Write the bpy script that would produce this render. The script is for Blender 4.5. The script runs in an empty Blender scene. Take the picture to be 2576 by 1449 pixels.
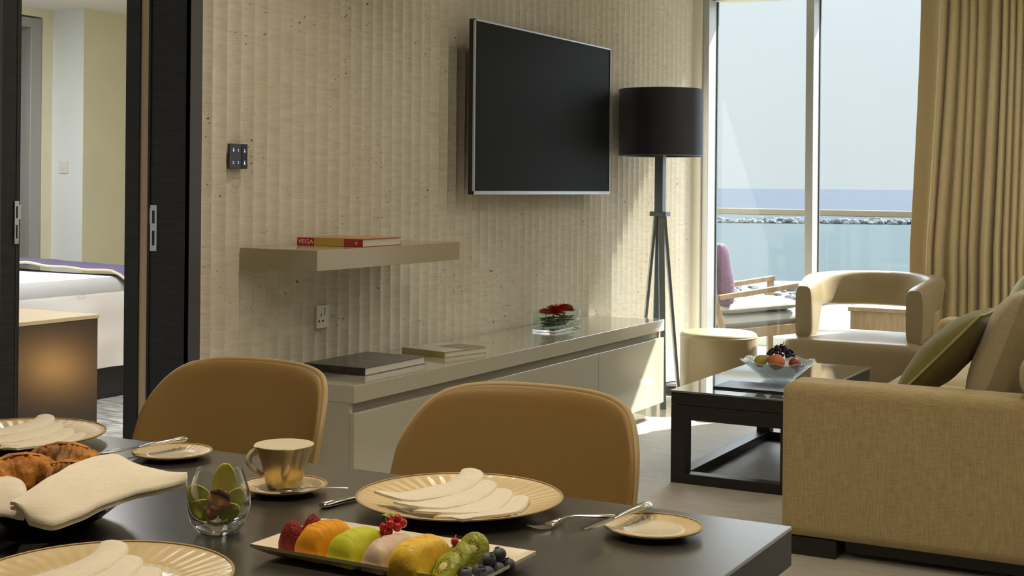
import bpy, math, random
from mathutils import Vector, Matrix, noise
random.seed(7)
PI = math.pi
sc = bpy.context.scene
col = sc.collection

# ------------------------------------------------------------------ camera
H = 1.25
YAW = math.radians(28.6)
FW = (-math.sin(YAW), math.cos(YAW)); RT = (math.cos(YAW), math.sin(YAW))
cd = bpy.data.cameras.new('camera'); cam = bpy.data.objects.new('camera', cd); col.objects.link(cam)
cd.sensor_width = 36; cd.lens = 3400 / 2576 * 36; cd.shift_y = -256.5 / 2576; cd.clip_end = 60000; cd.clip_start = .05
cam.matrix_world = (Matrix.Translation((0, 0, H)) @ Matrix.Rotation(YAW, 4, 'Z') @ Matrix.Rotation(PI / 2, 4, 'X')
                    @ Matrix.Rotation(math.radians(.53), 4, 'Z'))
sc.camera = cam
sc.view_settings.view_transform = 'Standard'; sc.view_settings.look = 'None'
sc.view_settings.gamma = 1; sc.view_settings.use_curve_mapping = False
sc.view_settings.exposure = 0.88
sc.cycles.max_bounces = 10; sc.cycles.diffuse_bounces = 5; sc.cycles.glossy_bounces = 5
sc.cycles.transparent_max_bounces = 16; sc.cycles.transmission_bounces = 8
sc.cycles.sample_clamp_indirect = 6; sc.cycles.caustics_reflective = False; sc.cycles.caustics_refractive = False
sc.cycles.use_denoising = True

# ------------------------------------------------------------------ sky and sun
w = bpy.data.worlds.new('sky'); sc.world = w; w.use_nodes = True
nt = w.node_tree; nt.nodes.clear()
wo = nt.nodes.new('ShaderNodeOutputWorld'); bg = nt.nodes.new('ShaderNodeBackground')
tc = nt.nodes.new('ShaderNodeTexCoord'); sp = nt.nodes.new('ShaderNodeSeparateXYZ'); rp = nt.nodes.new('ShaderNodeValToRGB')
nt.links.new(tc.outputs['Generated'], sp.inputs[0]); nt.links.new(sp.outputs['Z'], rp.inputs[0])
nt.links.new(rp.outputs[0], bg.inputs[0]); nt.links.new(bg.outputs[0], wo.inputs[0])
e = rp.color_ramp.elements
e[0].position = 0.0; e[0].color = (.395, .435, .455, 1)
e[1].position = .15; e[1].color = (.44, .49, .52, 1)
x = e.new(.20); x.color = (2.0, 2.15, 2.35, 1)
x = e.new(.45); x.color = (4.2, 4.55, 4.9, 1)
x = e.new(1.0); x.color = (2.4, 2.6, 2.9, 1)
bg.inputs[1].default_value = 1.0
sd = bpy.data.lights.new('sun', 'SUN'); sd.energy = 11.5; sd.angle = math.radians(.6); sd.color = (1, .96, .90)
so = bpy.data.objects.new('sun', sd); col.objects.link(so)
so.rotation_euler = Vector((1, 1.97, 2.0)).to_track_quat('Z', 'Y').to_euler()

def area(name, loc, sx, sy, power, color, rot=(0, 0, 0), spread=PI):
    l = bpy.data.lights.new(name, 'AREA'); l.shape = 'RECTANGLE'; l.size = sx; l.size_y = sy
    l.energy = power; l.color = color; l.spread = spread
    o = bpy.data.objects.new(name, l); col.objects.link(o); o.location = loc; o.rotation_euler = rot
    return o
CEIL = 2.5
WARM = (1, .85, .64)
# added fill lamps, out of view (fixtures are built with the ceiling)
FILL_DOWN = [(-2.5, 3.75, 2.2), (-2.6, 5.2, .5), (-1.9, 2.9, 1.6), (-.55, 3.3, 3.5), (-1.5, 1.5, 4.5), (-.6, 1.5, 3.5), (-.7, 5.4, 2)]
for i, (dx, dy, p) in enumerate(FILL_DOWN):
    l = bpy.data.lights.new('downlight_lamp', 'AREA'); l.shape = 'DISK'; l.size = .11; l.energy = p; l.color = WARM; l.spread = math.radians(140)
    o = bpy.data.objects.new('downlight_lamp', l); col.objects.link(o); o.location = (dx, dy, CEIL - .012)
FILL_PANEL = [(-1.3, 4.4, 1.2), (-.9, 6.7, 5), (.6, 5.5, 3), (.5, 2.6, 2.5)]  # ceiling lamps added out of view to brighten the living room
for dx, dy, p in FILL_PANEL:
    area('panel_lamp', (dx, dy, CEIL - .03), .58, .58, p, (1, .94, .82))
FILL_BEDROOM = [(-7.1, 5.0, 24, .5), (-4.75, 4.9, 27, 1.3)]  # lamps added out of view to brighten the bedroom
for dx, dy, p, ds in FILL_BEDROOM:
    l = bpy.data.lights.new('bedroom_lamp', 'AREA'); l.shape = 'DISK'; l.size = ds; l.energy = p; l.color = (.97, .98, 1)
    o = bpy.data.objects.new('bedroom_lamp', l); col.objects.link(o); o.location = (dx, dy, CEIL - .03)

# ------------------------------------------------------------------ materials
def mat(name, c, r=.5, metal=0.0, spec=.5, var=0.0, vs=8.0, vstretch=(1, 1, 1), c2=None, bump=0.0, bs=60.0, bstretch=(1, 1, 1),
        coat=0.0, trans=0.0, ior=1.45, sheen=0.0, alpha=1.0, sss=0.0):
    m = bpy.data.materials.new(name); m.use_nodes = True
    n = m.node_tree; b = n.nodes['Principled BSDF']
    b.inputs['Base Color'].default_value = (*c, 1); b.inputs['Roughness'].default_value = r
    b.inputs['Metallic'].default_value = metal; b.inputs['Specular IOR Level'].default_value = spec
    b.inputs['Coat Weight'].default_value = coat; b.inputs['Transmission Weight'].default_value = trans
    b.inputs['IOR'].default_value = ior; b.inputs['Alpha'].default_value = alpha
    b.inputs['Coat Roughness'].default_value = .05
    if sheen: b.inputs['Sheen Weight'].default_value = sheen
    if sss:
        b.inputs['Subsurface Weight'].default_value = sss; b.inputs['Subsurface Scale'].default_value = .01
    t = n.nodes.new('ShaderNodeTexCoord')
    if var or c2:
        mp = n.nodes.new('ShaderNodeMapping'); mp.inputs['Scale'].default_value = vstretch
        ns = n.nodes.new('ShaderNodeTexNoise'); ns.inputs['Scale'].default_value = vs; ns.inputs['Detail'].default_value = 4
        cr = n.nodes.new('ShaderNodeValToRGB')
        if c2 is None: c2 = tuple(max(0, k * (1 - var)) for k in c)
        cr.color_ramp.elements[0].position = .35; cr.color_ramp.elements[1].position = .65
        cr.color_ramp.elements[0].color = (*c2, 1); cr.color_ramp.elements[1].color = (*c, 1)
        n.links.new(t.outputs['Object'], mp.inputs[0]); n.links.new(mp.outputs[0], ns.inputs[0])
        n.links.new(ns.outputs[0], cr.inputs[0]); n.links.new(cr.outputs[0], b.inputs['Base Color'])
    if bump:
        mp = n.nodes.new('ShaderNodeMapping'); mp.inputs['Scale'].default_value = bstretch
        ns = n.nodes.new('ShaderNodeTexNoise'); ns.inputs['Scale'].default_value = bs; ns.inputs['Detail'].default_value = 3
        bp = n.nodes.new('ShaderNodeBump'); bp.inputs['Strength'].default_value = bump; bp.inputs['Distance'].default_value = .01
        n.links.new(t.outputs['Object'], mp.inputs[0]); n.links.new(mp.outputs[0], ns.inputs[0])
        n.links.new(ns.outputs[0], bp.inputs['Height']); n.links.new(bp.outputs[0], b.inputs['Normal'])
    return m

def thin_glass(name, tint=(.97, .985, .98), refl=1.0):
    m = bpy.data.materials.new(name); m.use_nodes = True; n = m.node_tree; n.nodes.clear()
    o = n.nodes.new('ShaderNodeOutputMaterial'); mx = n.nodes.new('ShaderNodeMixShader')
    tr = n.nodes.new('ShaderNodeBsdfTransparent'); tr.inputs[0].default_value = (*tint, 1)
    gl = n.nodes.new('ShaderNodeBsdfGlossy'); gl.inputs['Roughness'].default_value = 0
    fr = n.nodes.new('ShaderNodeFresnel'); fr.inputs[0].default_value = 1.4
    ml = n.nodes.new('ShaderNodeMath'); ml.operation = 'MULTIPLY'; ml.inputs[1].default_value = refl
    gm = n.nodes.new('ShaderNodeNewGeometry'); ib = n.nodes.new('ShaderNodeMath'); ib.operation = 'SUBTRACT'; ib.inputs[0].default_value = 1
    n.links.new(gm.outputs['Backfacing'], ib.inputs[1]); m2 = n.nodes.new('ShaderNodeMath'); m2.operation = 'MULTIPLY'
    n.links.new(fr.outputs[0], ml.inputs[0]); n.links.new(ml.outputs[0], m2.inputs[0]); n.links.new(ib.outputs[0], m2.inputs[1]); n.links.new(m2.outputs[0], mx.inputs[0])
    n.links.new(tr.outputs[0], mx.inputs[1]); n.links.new(gl.outputs[0], mx.inputs[2]); n.links.new(mx.outputs[0], o.inputs[0])
    return m

def weave(m, scale=420, amount=.18, streak=.12):
    """fabric threads: two stretched noises multiplied on the base colour, plus bump"""
    n = m.node_tree; b = n.nodes['Principled BSDF']; t = n.nodes.new('ShaderNodeTexCoord')
    c = tuple(b.inputs['Base Color'].default_value)
    prev = None
    sums = n.nodes.new('ShaderNodeMath'); sums.operation = 'ADD'
    for k, st in enumerate(((.06, .06, 1), (1, 1, .06))):
        mp = n.nodes.new('ShaderNodeMapping'); mp.inputs['Scale'].default_value = st
        ns = n.nodes.new('ShaderNodeTexNoise'); ns.inputs['Scale'].default_value = scale; ns.inputs['Detail'].default_value = 2
        n.links.new(t.outputs['Object'], mp.inputs[0]); n.links.new(mp.outputs[0], ns.inputs[0]); n.links.new(ns.outputs[0], sums.inputs[k])
    mr = n.nodes.new('ShaderNodeMapRange'); mr.inputs[1].default_value = .75; mr.inputs[2].default_value = 1.25
    mr.inputs[3].default_value = 1 - amount; mr.inputs[4].default_value = 1 + amount * .6
    mx = n.nodes.new('ShaderNodeVectorMath'); mx.operation = 'SCALE'; mx.inputs[0].default_value = c[:3]
    n.links.new(sums.outputs[0], mr.inputs[0]); n.links.new(mr.outputs[0], mx.inputs['Scale']); n.links.new(mx.outputs[0], b.inputs['Base Color'])
    bp = n.nodes.new('ShaderNodeBump'); bp.inputs['Strength'].default_value = .25; bp.inputs['Distance'].default_value = .002
    n.links.new(sums.outputs[0], bp.inputs['Height']); n.links.new(bp.outputs[0], b.inputs['Normal'])
    return m

def stone_mat():
    m = mat('fluted_travertine', (.66, .58, .43), .85, spec=.15)
    n = m.node_tree; b = n.nodes['Principled BSDF']; t = n.nodes.new('ShaderNodeTexCoord')
    def N(scale, st, det=3):
        mp = n.nodes.new('ShaderNodeMapping'); mp.inputs['Scale'].default_value = st
        x = n.nodes.new('ShaderNodeTexNoise'); x.inputs['Scale'].default_value = scale; x.inputs['Detail'].default_value = det
        n.links.new(t.outputs['Object'], mp.inputs[0]); n.links.new(mp.outputs[0], x.inputs[0]); return x
    big = N(1.6, (1, 1, .6)); band = N(30, (.6, .35, 2.2), 5); chis = N(110, (.3, .15, 1.6), 2); pit = N(95, (1, 1, 1), 1); msk = N(5.5, (1, 1, 1), 2)
    r1 = n.nodes.new('ShaderNodeValToRGB'); r1.color_ramp.elements[0].position = .3; r1.color_ramp.elements[1].position = .72
    r1.color_ramp.elements[0].color = (.65, .59, .48, 1); r1.color_ramp.elements[1].color = (.82, .81, .75, 1)
    ad = n.nodes.new('ShaderNodeMath'); ad.operation = 'MULTIPLY_ADD'; ad.inputs[1].default_value = .55
    n.links.new(band.outputs[0], ad.inputs[0])
    hb = n.nodes.new('ShaderNodeMath'); hb.operation = 'MULTIPLY'; hb.inputs[1].default_value = .45; n.links.new(big.outputs[0], hb.inputs[0])
    n.links.new(hb.outputs[0], ad.inputs[2]); n.links.new(ad.outputs[0], r1.inputs[0])
    # pits: small dark holes, clustered
    a = n.nodes.new('ShaderNodeMapRange'); a.inputs[1].default_value = .70; a.inputs[2].default_value = .74; n.links.new(pit.outputs[0], a.inputs[0])
    k = n.nodes.new('ShaderNodeMapRange'); k.inputs[1].default_value = .52; k.inputs[2].default_value = .60; n.links.new(msk.outputs[0], k.inputs[0])
    mu = n.nodes.new('ShaderNodeMath'); mu.operation = 'MULTIPLY'; n.links.new(a.outputs[0], mu.inputs[0]); n.links.new(k.outputs[0], mu.inputs[1])
    mx = n.nodes.new('ShaderNodeMixRGB'); mx.inputs[2].default_value = (.16, .11, .06, 1)
    n.links.new(mu.outputs[0], mx.inputs[0]); n.links.new(r1.outputs[0], mx.inputs[1]); n.links.new(mx.outputs[0], b.inputs['Base Color'])
    bp = n.nodes.new('ShaderNodeBump'); bp.inputs['Strength'].default_value = .35; bp.inputs['Distance'].default_value = .004
    sb = n.nodes.new('ShaderNodeMath'); sb.operation = 'SUBTRACT'; n.links.new(chis.outputs[0], sb.inputs[0]); n.links.new(mu.outputs[0], sb.inputs[1])
    n.links.new(sb.outputs[0], bp.inputs['Height']); n.links.new(bp.outputs[0], b.inputs['Normal'])
    return m

MT = {}
MT['stone'] = stone_mat()
MT['plaster'] = mat('cream_plaster', (.72, .68, .58), .8, spec=.2, var=.04, vs=3)
MT['ceil'] = mat('white_ceiling_paint', (.82, .80, .74), .9, spec=.1, var=.02, vs=2)
MT['white_wall'] = mat('pale_bedroom_paint', (.74, .77, .76), .8, spec=.2, var=.03, vs=2)
MT['olive_wall'] = mat('olive_wall_covering', (.78, .76, .56), .8, spec=.2, var=.05, vs=3)
MT['dark_wood'] = mat('espresso_veneer', (.034, .031, .036), .42, spec=.35, var=.35, vs=12, vstretch=(1, 1, 14), bump=.1, bs=200, bstretch=(1, 1, 10))
MT['dark_wood2'] = mat('espresso_frame', (.028, .024, .022), .38, spec=.4, var=.3, vs=14, vstretch=(1, 1, 8))
MT['slate_strip'] = mat('slate_painted_strip', (.075, .075, .08), .45, spec=.4)
MT['tan_strip'] = mat('tan_jamb_lining', (.72, .57, .37), .55, spec=.3, var=.05, vs=4)
MT['tile'] = mat('polished_limestone_tile', (.60, .58, .52), .18, spec=.5, var=.08, vs=3)
MT['rug'] = mat('beige_grey_carpet', (.58, .55, .49), .42, spec=.5, c2=(.49, .46, .40), vs=10, vstretch=(.6, 5, 1), bump=.5, bs=220)
MT['bedrug'] = mat('patterned_bedroom_carpet', (.55, .54, .49), .95, spec=.1, c2=(.2, .2, .2), vs=3.2, vstretch=(2.2, 9, 1))
MT['lacquer'] = mat('greige_gloss_lacquer', (.50, .475, .375), .10, spec=.5, coat=.5)
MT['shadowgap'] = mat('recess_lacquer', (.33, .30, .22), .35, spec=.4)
MT['leather'] = mat('caramel_leather', (.30, .185, .062), .42, spec=.35, var=.06, vs=5, bump=.06, bs=400)
MT['leather2'] = mat('pale_tan_leather', (.30, .235, .135), .36, spec=.4, var=.05, vs=5, bump=.05, bs=300)
MT['piping'] = mat('cream_leather_edge', (.42, .30, .14), .45)  # also paints the rim light on the chair backs
MT['sofa'] = weave(mat('oatmeal_linen', (.44, .345, .175), .9, spec=.15, sheen=.2), 420, .22)
MT['sofa2'] = weave(mat('oatmeal_linen_cushion', (.42, .35, .21), .9, spec=.15, sheen=.2), 420, .12)
MT['green'] = weave(mat('moss_green_fabric', (.19, .17, .055), .85, spec=.2, sheen=.2), 300, .15)
MT['palegreen'] = weave(mat('pale_green_fabric', (.50, .54, .34), .85, spec=.2, sheen=.3), 300, .06)
MT['greenpipe'] = mat('olive_piping', (.40, .36, .16), .7)
MT['curtain'] = weave(mat('bronze_beige_drape', (.52, .42, .25), .85, spec=.15, sheen=.3), 500, .08)
MT['alu'] = mat('grey_aluminium', (.42, .42, .40), .4, metal=.55, spec=.5)
MT['alu_dark'] = mat('dark_gasket', (.08, .10, .11), .5)
MT['glass'] = thin_glass('window_glass')
MT['railglass'] = thin_glass('railing_glass', (.93, .96, .96), .35)
MT['tv'] = mat('tv_screen_glass', (.010, .011, .010), .4, spec=.06)
MT['silver'] = mat('brushed_silver', (.55, .57, .60), .3, metal=.9)
MT['chrome'] = mat('polished_steel', (.72, .70, .66), .16, metal=1)
MT['steelgrey'] = mat('satin_grey_metal', (.22, .25, .28), .35, metal=.8)
MT['black'] = mat('black_plastic', (.015, .015, .016), .4)
MT['shade'] = mat('black_lamp_shade_fabric', (.022, .022, .034), .42, spec=.5)
MT['table'] = mat('charcoal_stained_table', (.040, .035, .028), .30, spec=.6, coat=.8, var=.2, vs=6, vstretch=(1.2, 12, 1), bump=.03, bs=80, bstretch=(1, 10, 1)); MT['table'].node_tree.nodes['Principled BSDF'].inputs['Coat IOR'].default_value = 1.85; MT['table'].node_tree.nodes['Principled BSDF'].inputs['Coat Roughness'].default_value = .22
MT['porcelain'] = mat('cream_porcelain', (.74, .66, .50), .22, spec=.5, coat=.3)
MT['goldrim'] = mat('gold_beige_glaze', (.62, .48, .25), .36, spec=.4, metal=.12, coat=.15, c2=(.68, .54, .31), vs=12)
MT['gold'] = mat('gold_lustre', (.62, .46, .20), .24, metal=.9, c2=(.70, .56, .30), vs=20)
MT['napkin'] = weave(mat('cream_linen_napkin', (.80, .73, .59), .9, spec=.1, sheen=.3), 900, .06)
MT['white_dish'] = mat('ivory_serving_plate', (.80, .72, .56), .2, spec=.5, coat=.3)
MT['glassware'] = thin_glass('clear_glassware', (.975, .985, .975), 3.2)
MT['solidglass'] = mat('solid_clear_glass', (1, 1, 1), .02, trans=1, ior=1.45)
MT['water'] = mat('clear_water', (.93, .98, .96), .02, trans=1, ior=1.33)
MT['wood_out'] = mat('honey_teak', (.25, .165, .08), .5, var=.25, vs=6, vstretch=(8, 8, 1))
MT['cream_cush'] = mat('cream_outdoor_cushion', (.28, .275, .245), .9, var=.04, vs=6)
MT['purple'] = mat('purple_cushion_cloth', (.10, .048, .095), .9, var=.12, vs=25, vstretch=(1, 1, 2))
MT['deck'] = mat('pale_balcony_tile', (.15, .148, .14), .5, var=.05, vs=3)
MT['sheet'] = mat('white_bed_linen', (.80, .80, .79), .85, var=.03, vs=3, bump=.3, bs=5)
MT['purple2'] = mat('violet_bed_runner', (.16, .13, .26), .9, var=.1, vs=12)
MT['cream_edge'] = mat('cream_runner_border', (.62, .55, .38), .9)
MT['pale_wood'] = mat('pale_wood_top', (.62, .50, .33), .3, var=.12, vs=6, vstretch=(6, 1, 1))
MT['white_plastic'] = mat('ivory_plastic', (.72, .70, .62), .35)

# ------------------------------------------------------------------ helpers
def smooth(me, ang):
    if ang:
        for p in me.polygons: p.use_smooth = True
        me.set_sharp_from_angle(angle=math.radians(ang))

class B:
    def __init__(s): s.v = []; s.f = []; s.mi = []; s.cm = 0
    def add(s, vs, fs):
        o = len(s.v); s.v += [tuple(p) for p in vs]; s.f += [tuple(i + o for i in f) for f in fs]; s.mi += [s.cm] * len(fs); return s
    def box(s, x0, x1, y0, y1, z0, z1, M=None):
        vs = [Vector((x, y, z)) for z in (z0, z1) for y in (y0, y1) for x in (x0, x1)]
        if M: vs = [M @ p for p in vs]
        return s.add(vs, [(0, 2, 3, 1), (4, 5, 7, 6), (0, 1, 5, 4), (2, 6, 7, 3), (0, 4, 6, 2), (1, 3, 7, 5)])
    def lathe(s, prof, n=48, c=(0, 0, 0), fz=None, M=None, close=False):
        vs = []; fs = []
        for k in range(n):
            a = 2 * PI * k / n
            for i, (r, z) in enumerate(prof):
                rr, zz = (r, z) if fz is None else fz(i, r, z, a)
                p = Vector((rr * math.cos(a), rr * math.sin(a), zz))
                if M: p = M @ p
                vs.append((p[0] + c[0], p[1] + c[1], p[2] + c[2]))
        m = len(prof); mm = m if close else m - 1
        for k in range(n):
            for i in range(mm):
                a0 = k * m + i; a1 = k * m + (i + 1) % m; b0 = ((k + 1) % n) * m + i; b1 = ((k + 1) % n) * m + (i + 1) % m
                fs.append((a0, b0, b1, a1))
        if not close:
            if prof[0][0] > 1e-6: fs.append(tuple(k * m for k in range(n))[::-1])
            if prof[-1][0] > 1e-6: fs.append(tuple(k * m + m - 1 for k in range(n)))
        return s.add(vs, fs)
    def cyl(s, c, r, h, n=32, r2=None): return s.lathe([(r, 0), (r if r2 is None else r2, h)], n, c)
    def sphere(s, c, r, n=16, sc_=(1, 1, 1), M=None, nz=0.0, nf=6.0):
        vs = []; fs = []; m = max(6, n // 2)
        for i in range(m + 1):
            t = PI * i / m
            for k in range(n):
                a = 2 * PI * k / n
                p = Vector((math.sin(t) * math.cos(a), math.sin(t) * math.sin(a), math.cos(t)))
                if nz: p *= 1 + nz * noise.noise(p * nf + Vector(c) * 31)
                p = Vector((p[0] * r * sc_[0], p[1] * r * sc_[1], p[2] * r * sc_[2]))
                if M: p = M @ p
                vs.append((p[0] + c[0], p[1] + c[1], p[2] + c[2]))
        for i in range(m):
            for k in range(n):
                fs.append((i * n + k, (i + 1) * n + k, (i + 1) * n + (k + 1) % n, i * n + (k + 1) % n))
        return s.add(vs, fs)
    def tube(s, pts, r, n=10, flat=None, caps=True):
        pts = [Vector(p) for p in pts]; rs = r if isinstance(r, (list, tuple)) else [r] * len(pts)
        vs = []; fs = []; up = None
        for i, p in enumerate(pts):
            d = (pts[min(i + 1, len(pts) - 1)] - pts[max(i - 1, 0)]).normalized()
            if up is None: up = Vector((0, 0, 1)) if abs(d.z) < .9 else Vector((1, 0, 0))
            sd_ = d.cross(up).normalized(); u2 = sd_.cross(d).normalized(); up = u2
            for k in range(n):
                a = 2 * PI * k / n
                q = p + sd_ * math.cos(a) * rs[i] + u2 * math.sin(a) * rs[i] * (flat or 1); vs.append(q)
        for i in range(len(pts) - 1):
            for k in range(n):
                fs.append((i * n + k, i * n + (k + 1) % n, (i + 1) * n + (k + 1) % n, (i + 1) * n + k))
        if caps: fs.append(tuple(range(n))[::-1]); fs.append(tuple((len(pts) - 1) * n + k for k in range(n)))
        return s.add(vs, fs)
    def bar(s, p, q, wx, wy, up=(0, 0, 1)):
        """square bar from p to q, wx across, wy along the other axis"""
        p, q = Vector(p), Vector(q); d = (q - p).normalized(); up = Vector(up)
        if abs(d.dot(up)) > .98: up = Vector((1, 0, 0))
        a = d.cross(up).normalized(); b = a.cross(d).normalized()
        vs = [r + a * i * wx / 2 + b * j * wy / 2 for r in (p, q) for j in (-1, 1) for i in (-1, 1)]
        return s.add(vs, [(0, 1, 3, 2), (4, 6, 7, 5), (0, 4, 5, 1), (2, 3, 7, 6), (0, 2, 6, 4), (1, 5, 7, 3)])
    def grid(s, fn, nu, nv, cu=False, cv=False, flip=False):
        vs = [fn(i / (nu if cu else nu), j / (nv if cv else nv)) for i in range(nu if cu else nu + 1) for j in range(nv if cv else nv + 1)]
        a = nu if cu else nu + 1; b = nv if cv else nv + 1; fs = []
        for i in range(nu):
            for j in range(nv):
                q = (i * b + j, ((i + 1) % a) * b + j, ((i + 1) % a) * b + (j + 1) % b, i * b + (j + 1) % b)
                fs.append(q[::-1] if flip else q)
        return s.add(vs, fs)
    def slab(s, fn, nu, nv, t):
        """closed sheet of thickness t (down along -z) over fn(u,v)"""
        b = nv + 1; top = [Vector(fn(i / nu, j / nv)) for i in range(nu + 1) for j in range(nv + 1)]
        bot = [p - Vector((0, 0, t)) for p in top]; o = len(top); fs = []
        for i in range(nu):
            for j in range(nv):
                q = (i * b + j, (i + 1) * b + j, (i + 1) * b + j + 1, i * b + j + 1); fs.append(q); fs.append(tuple(k + o for k in q[::-1]))
        rim = [i * b for i in range(nu + 1)] + [nu * b + j for j in range(1, nv + 1)] + [i * b + nv for i in range(nu - 1, -1, -1)] + [j for j in range(nv - 1, 0, -1)]
        for k in range(len(rim)):
            p, q = rim[k], rim[(k + 1) % len(rim)]; fs.append((q, p, p + o, q + o))
        return s.add(top + bot, fs)
    def build(s, name, m, parent=None, bev=0, seg=3, sub=0, ang=40, loc=None, rz=0, solid=0, recalc=True):
        me = bpy.data.meshes.new(name); me.from_pydata(s.v, [], s.f)
        ms = m if isinstance(m, (list, tuple)) else [m]
        for k in ms: me.materials.append(MT[k] if isinstance(k, str) else k)
        if len(ms) > 1:
            for p, i in zip(me.polygons, s.mi): p.material_index = i
        if recalc:
            import bmesh
            bm = bmesh.new(); bm.from_mesh(me); bmesh.ops.recalc_face_normals(bm, faces=bm.faces); bm.to_mesh(me); bm.free()
        smooth(me, ang); me.update()
        o = bpy.data.objects.new(name, me); col.objects.link(o)
        if parent: o.parent = parent
        if loc: o.location = loc
        if rz: o.rotation_euler = (0, 0, rz)
        if solid:
            d = o.modifiers.new('thick', 'SOLIDIFY'); d.thickness = solid; d.offset = 0
        if bev:
            d = o.modifiers.new('bevel', 'BEVEL'); d.width = bev; d.segments = seg; d.limit_method = 'ANGLE'; d.angle_limit = math.radians(35)
            for p in me.polygons: p.use_smooth = True
            d.harden_normals = True
        if sub:
            d = o.modifiers.new('sub', 'SUBSURF'); d.levels = sub; d.render_levels = sub
        return o

def tag(o, label=None, cat=None, group=None, kind=None):
    if label: o['label'] = label
    if cat: o['category'] = cat
    if group: o['group'] = group
    if kind: o['kind'] = kind
    return o
def thing(name, label, cat, loc=(0, 0, 0), rz=0, group=None, kind=None):
    o = bpy.data.objects.new(name, None); col.objects.link(o); o.location = loc; o.rotation_euler = (0, 0, rz); o.empty_display_size = .05
    return tag(o, label, cat, group, kind)
def dup(root, loc, rz=0, label=None):
    def cp(o, par):
        c = o.copy(); col.objects.link(c)
        if par: c.parent = par
        for ch in list(o.children): cp(ch, c)
        return c
    r = cp(root, None); r.location = loc; r.rotation_euler = (0, 0, rz)
    if label: r['label'] = label
    return r
def struct(name, b, m, label, cat, **k): return tag(b.build(name, m, **k), label, cat, None, 'structure')

# ------------------------------------------------------------------ room shell
W = -3.22
# fluted stone wall: 63 concave flutes with chipped ridges
P0, PITCH, NF, SEG, ROWS = 3.612, .0762, 63, 8, 130
b = B(); zt = CEIL
ny = NF * SEG + 1
vs = []
for r in range(ROWS + 1):
    z = zt * r / ROWS
    for i in range(ny):
        k, j = divmod(i, SEG); t = j / SEG * 2 - 1
        if i == ny - 1: t = -1
        y = P0 + i / SEG * PITCH
        d = .024 * abs(t) ** 2.0
        if j == 0:
            nn = noise.noise(Vector((k * 7.3, z * 14, 1.7))); n2 = noise.noise(Vector((k * 3.1, z * 45, 9.2)))
            y += .0030 * nn + .0018 * n2; d -= .003 * max(0, n2 + .1) + .0015 * abs(nn)
        else:
            d += .0007 * noise.noise(Vector((y * 60, z * 60, 0)))
        vs.append((W - .024 + d, y, z))
fs = [(r * ny + i, r * ny + i + 1, (r + 1) * ny + i + 1, (r + 1) * ny + i) for r in range(ROWS) for i in range(ny - 1)]
b.add(vs, fs)
o = b.build('wall_left', MT['stone'], ang=38, recalc=False)
tag(o, 'fluted cream travertine wall behind the television', 'wall', None, 'structure')
core = B().box(-3.40, -3.248, 3.612, 8.42, 0, CEIL).build('wall_core', 'plaster', o)
# shadow reveal and door jamb left of the stone: face, deep dark reveal, tan lining, dark far casing
JY = 3.547
j = thing('door_1', 'dark framed sliding door opening to the bedroom', 'door', (0, 0, 0), kind='structure')
B().box(-3.215, -3.195, JY, 3.606, 0, CEIL).build('frame_strip', 'slate_strip', j)
B().box(-3.375, -3.197, JY, JY + .06, 0, CEIL).box(-3.385, -3.375, JY - .004, JY + .06, 0, CEIL).build('jamb', 'dark_wood', j)
B().box(-3.425, -3.386, JY + .002, JY + .06, 0, CEIL).build('jamb_lining', 'tan_strip', j)
B().box(-3.49, -3.425, JY - .005, JY + .06, 0, CEIL).build('far_casing', 'dark_wood', j)
B().box(-3.40, -3.205, 2.2, JY - .001, 2.32, CEIL).build('head', 'dark_wood', j)
def lock(parent, x0, x1, z0, z1, y, facing, lip):
    b = B(); h = z1 - z0
    if facing == 'y':
        def bx(a, c, e, f, dep=.003): b.box(a, c, y - dep, y, e, f)
    else:
        def bx(a, c, e, f, dep=.003): b.box(y, y + dep, a, c, e, f)
    wd = x1 - x0
    bx(x0, x0 + wd * .3, z0, z1); bx(x1 - wd * .3, x1, z0, z1)
    for a, c in ((0, .12), (.40, .56), (.88, 1)): bx(x0 + wd * .3, x1 - wd * .3, z0 + h * (1 - c), z0 + h * (1 - a))
    if lip < 0: bx(x0 - wd * .5, x0, z0 + h * .58, z0 + h * .92)
    else: bx(x1, x1 + wd * .5, z0 + h * .58, z0 + h * .92)
    b.build('strike_plate', 'silver', parent)
    c = B()
    if facing == 'y':
        c.box(x0 + .004, x1 - .004, y - .0012, y, z0 + .008, z1 - .008)
    else: c.box(y, y + .0012, x0 + .004, x1 - .004, z0 + .008, z1 - .008)
    return c.build('latch_recess', 'black', parent)
lock(j, -3.372, -3.342, 1.012, 1.172, JY, 'y', -1)
# the left sliding leaf, seen from the room side
lf = thing('door_2', 'dark sliding door leaf with steel latch plate at left edge', 'door', (0, 0, 0), kind='structure')
B().box(-3.34, -3.30, 1.6, 2.911, .008, CEIL - .02).build('leaf', 'dark_wood', lf, bev=.002)
B().box(-3.30, -3.298, 2.895, 2.897, .01, CEIL - .02).box(-3.30, -3.292, 2.82, 2.832, .01, CEIL - .02).build('edge_bead', 'slate_strip', lf)
lock(lf, 2.886, 2.902, 1.06, 1.19, -3.298, 'x', 1)
struct('wall_door_side', B().box(-3.40, -3.22, -1.6, 2.30, 0, CEIL), 'plaster', 'cream wall left of the bedroom door', 'wall')
struct('floor', B().box(-3.40, 1.62, -1.6, 8.75, -.12, 0), 'tile', 'polished pale stone floor', 'floor')
struct('floor_bedroom', B().box(-9.0, -3.40, 1.5, 8.75, -.12, 0), 'bedrug', 'grey patterned bedroom carpet', 'floor')
struct('ceiling', B().box(-9.0, 1.62, -1.6, 8.75, CEIL, CEIL + .15), 'ceil', 'white ceiling', 'ceiling')
struct('wall_right', B().box(1.5, 1.62, -1.6, 8.75, 0, CEIL), 'plaster', 'cream wall on the right', 'wall')
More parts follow.
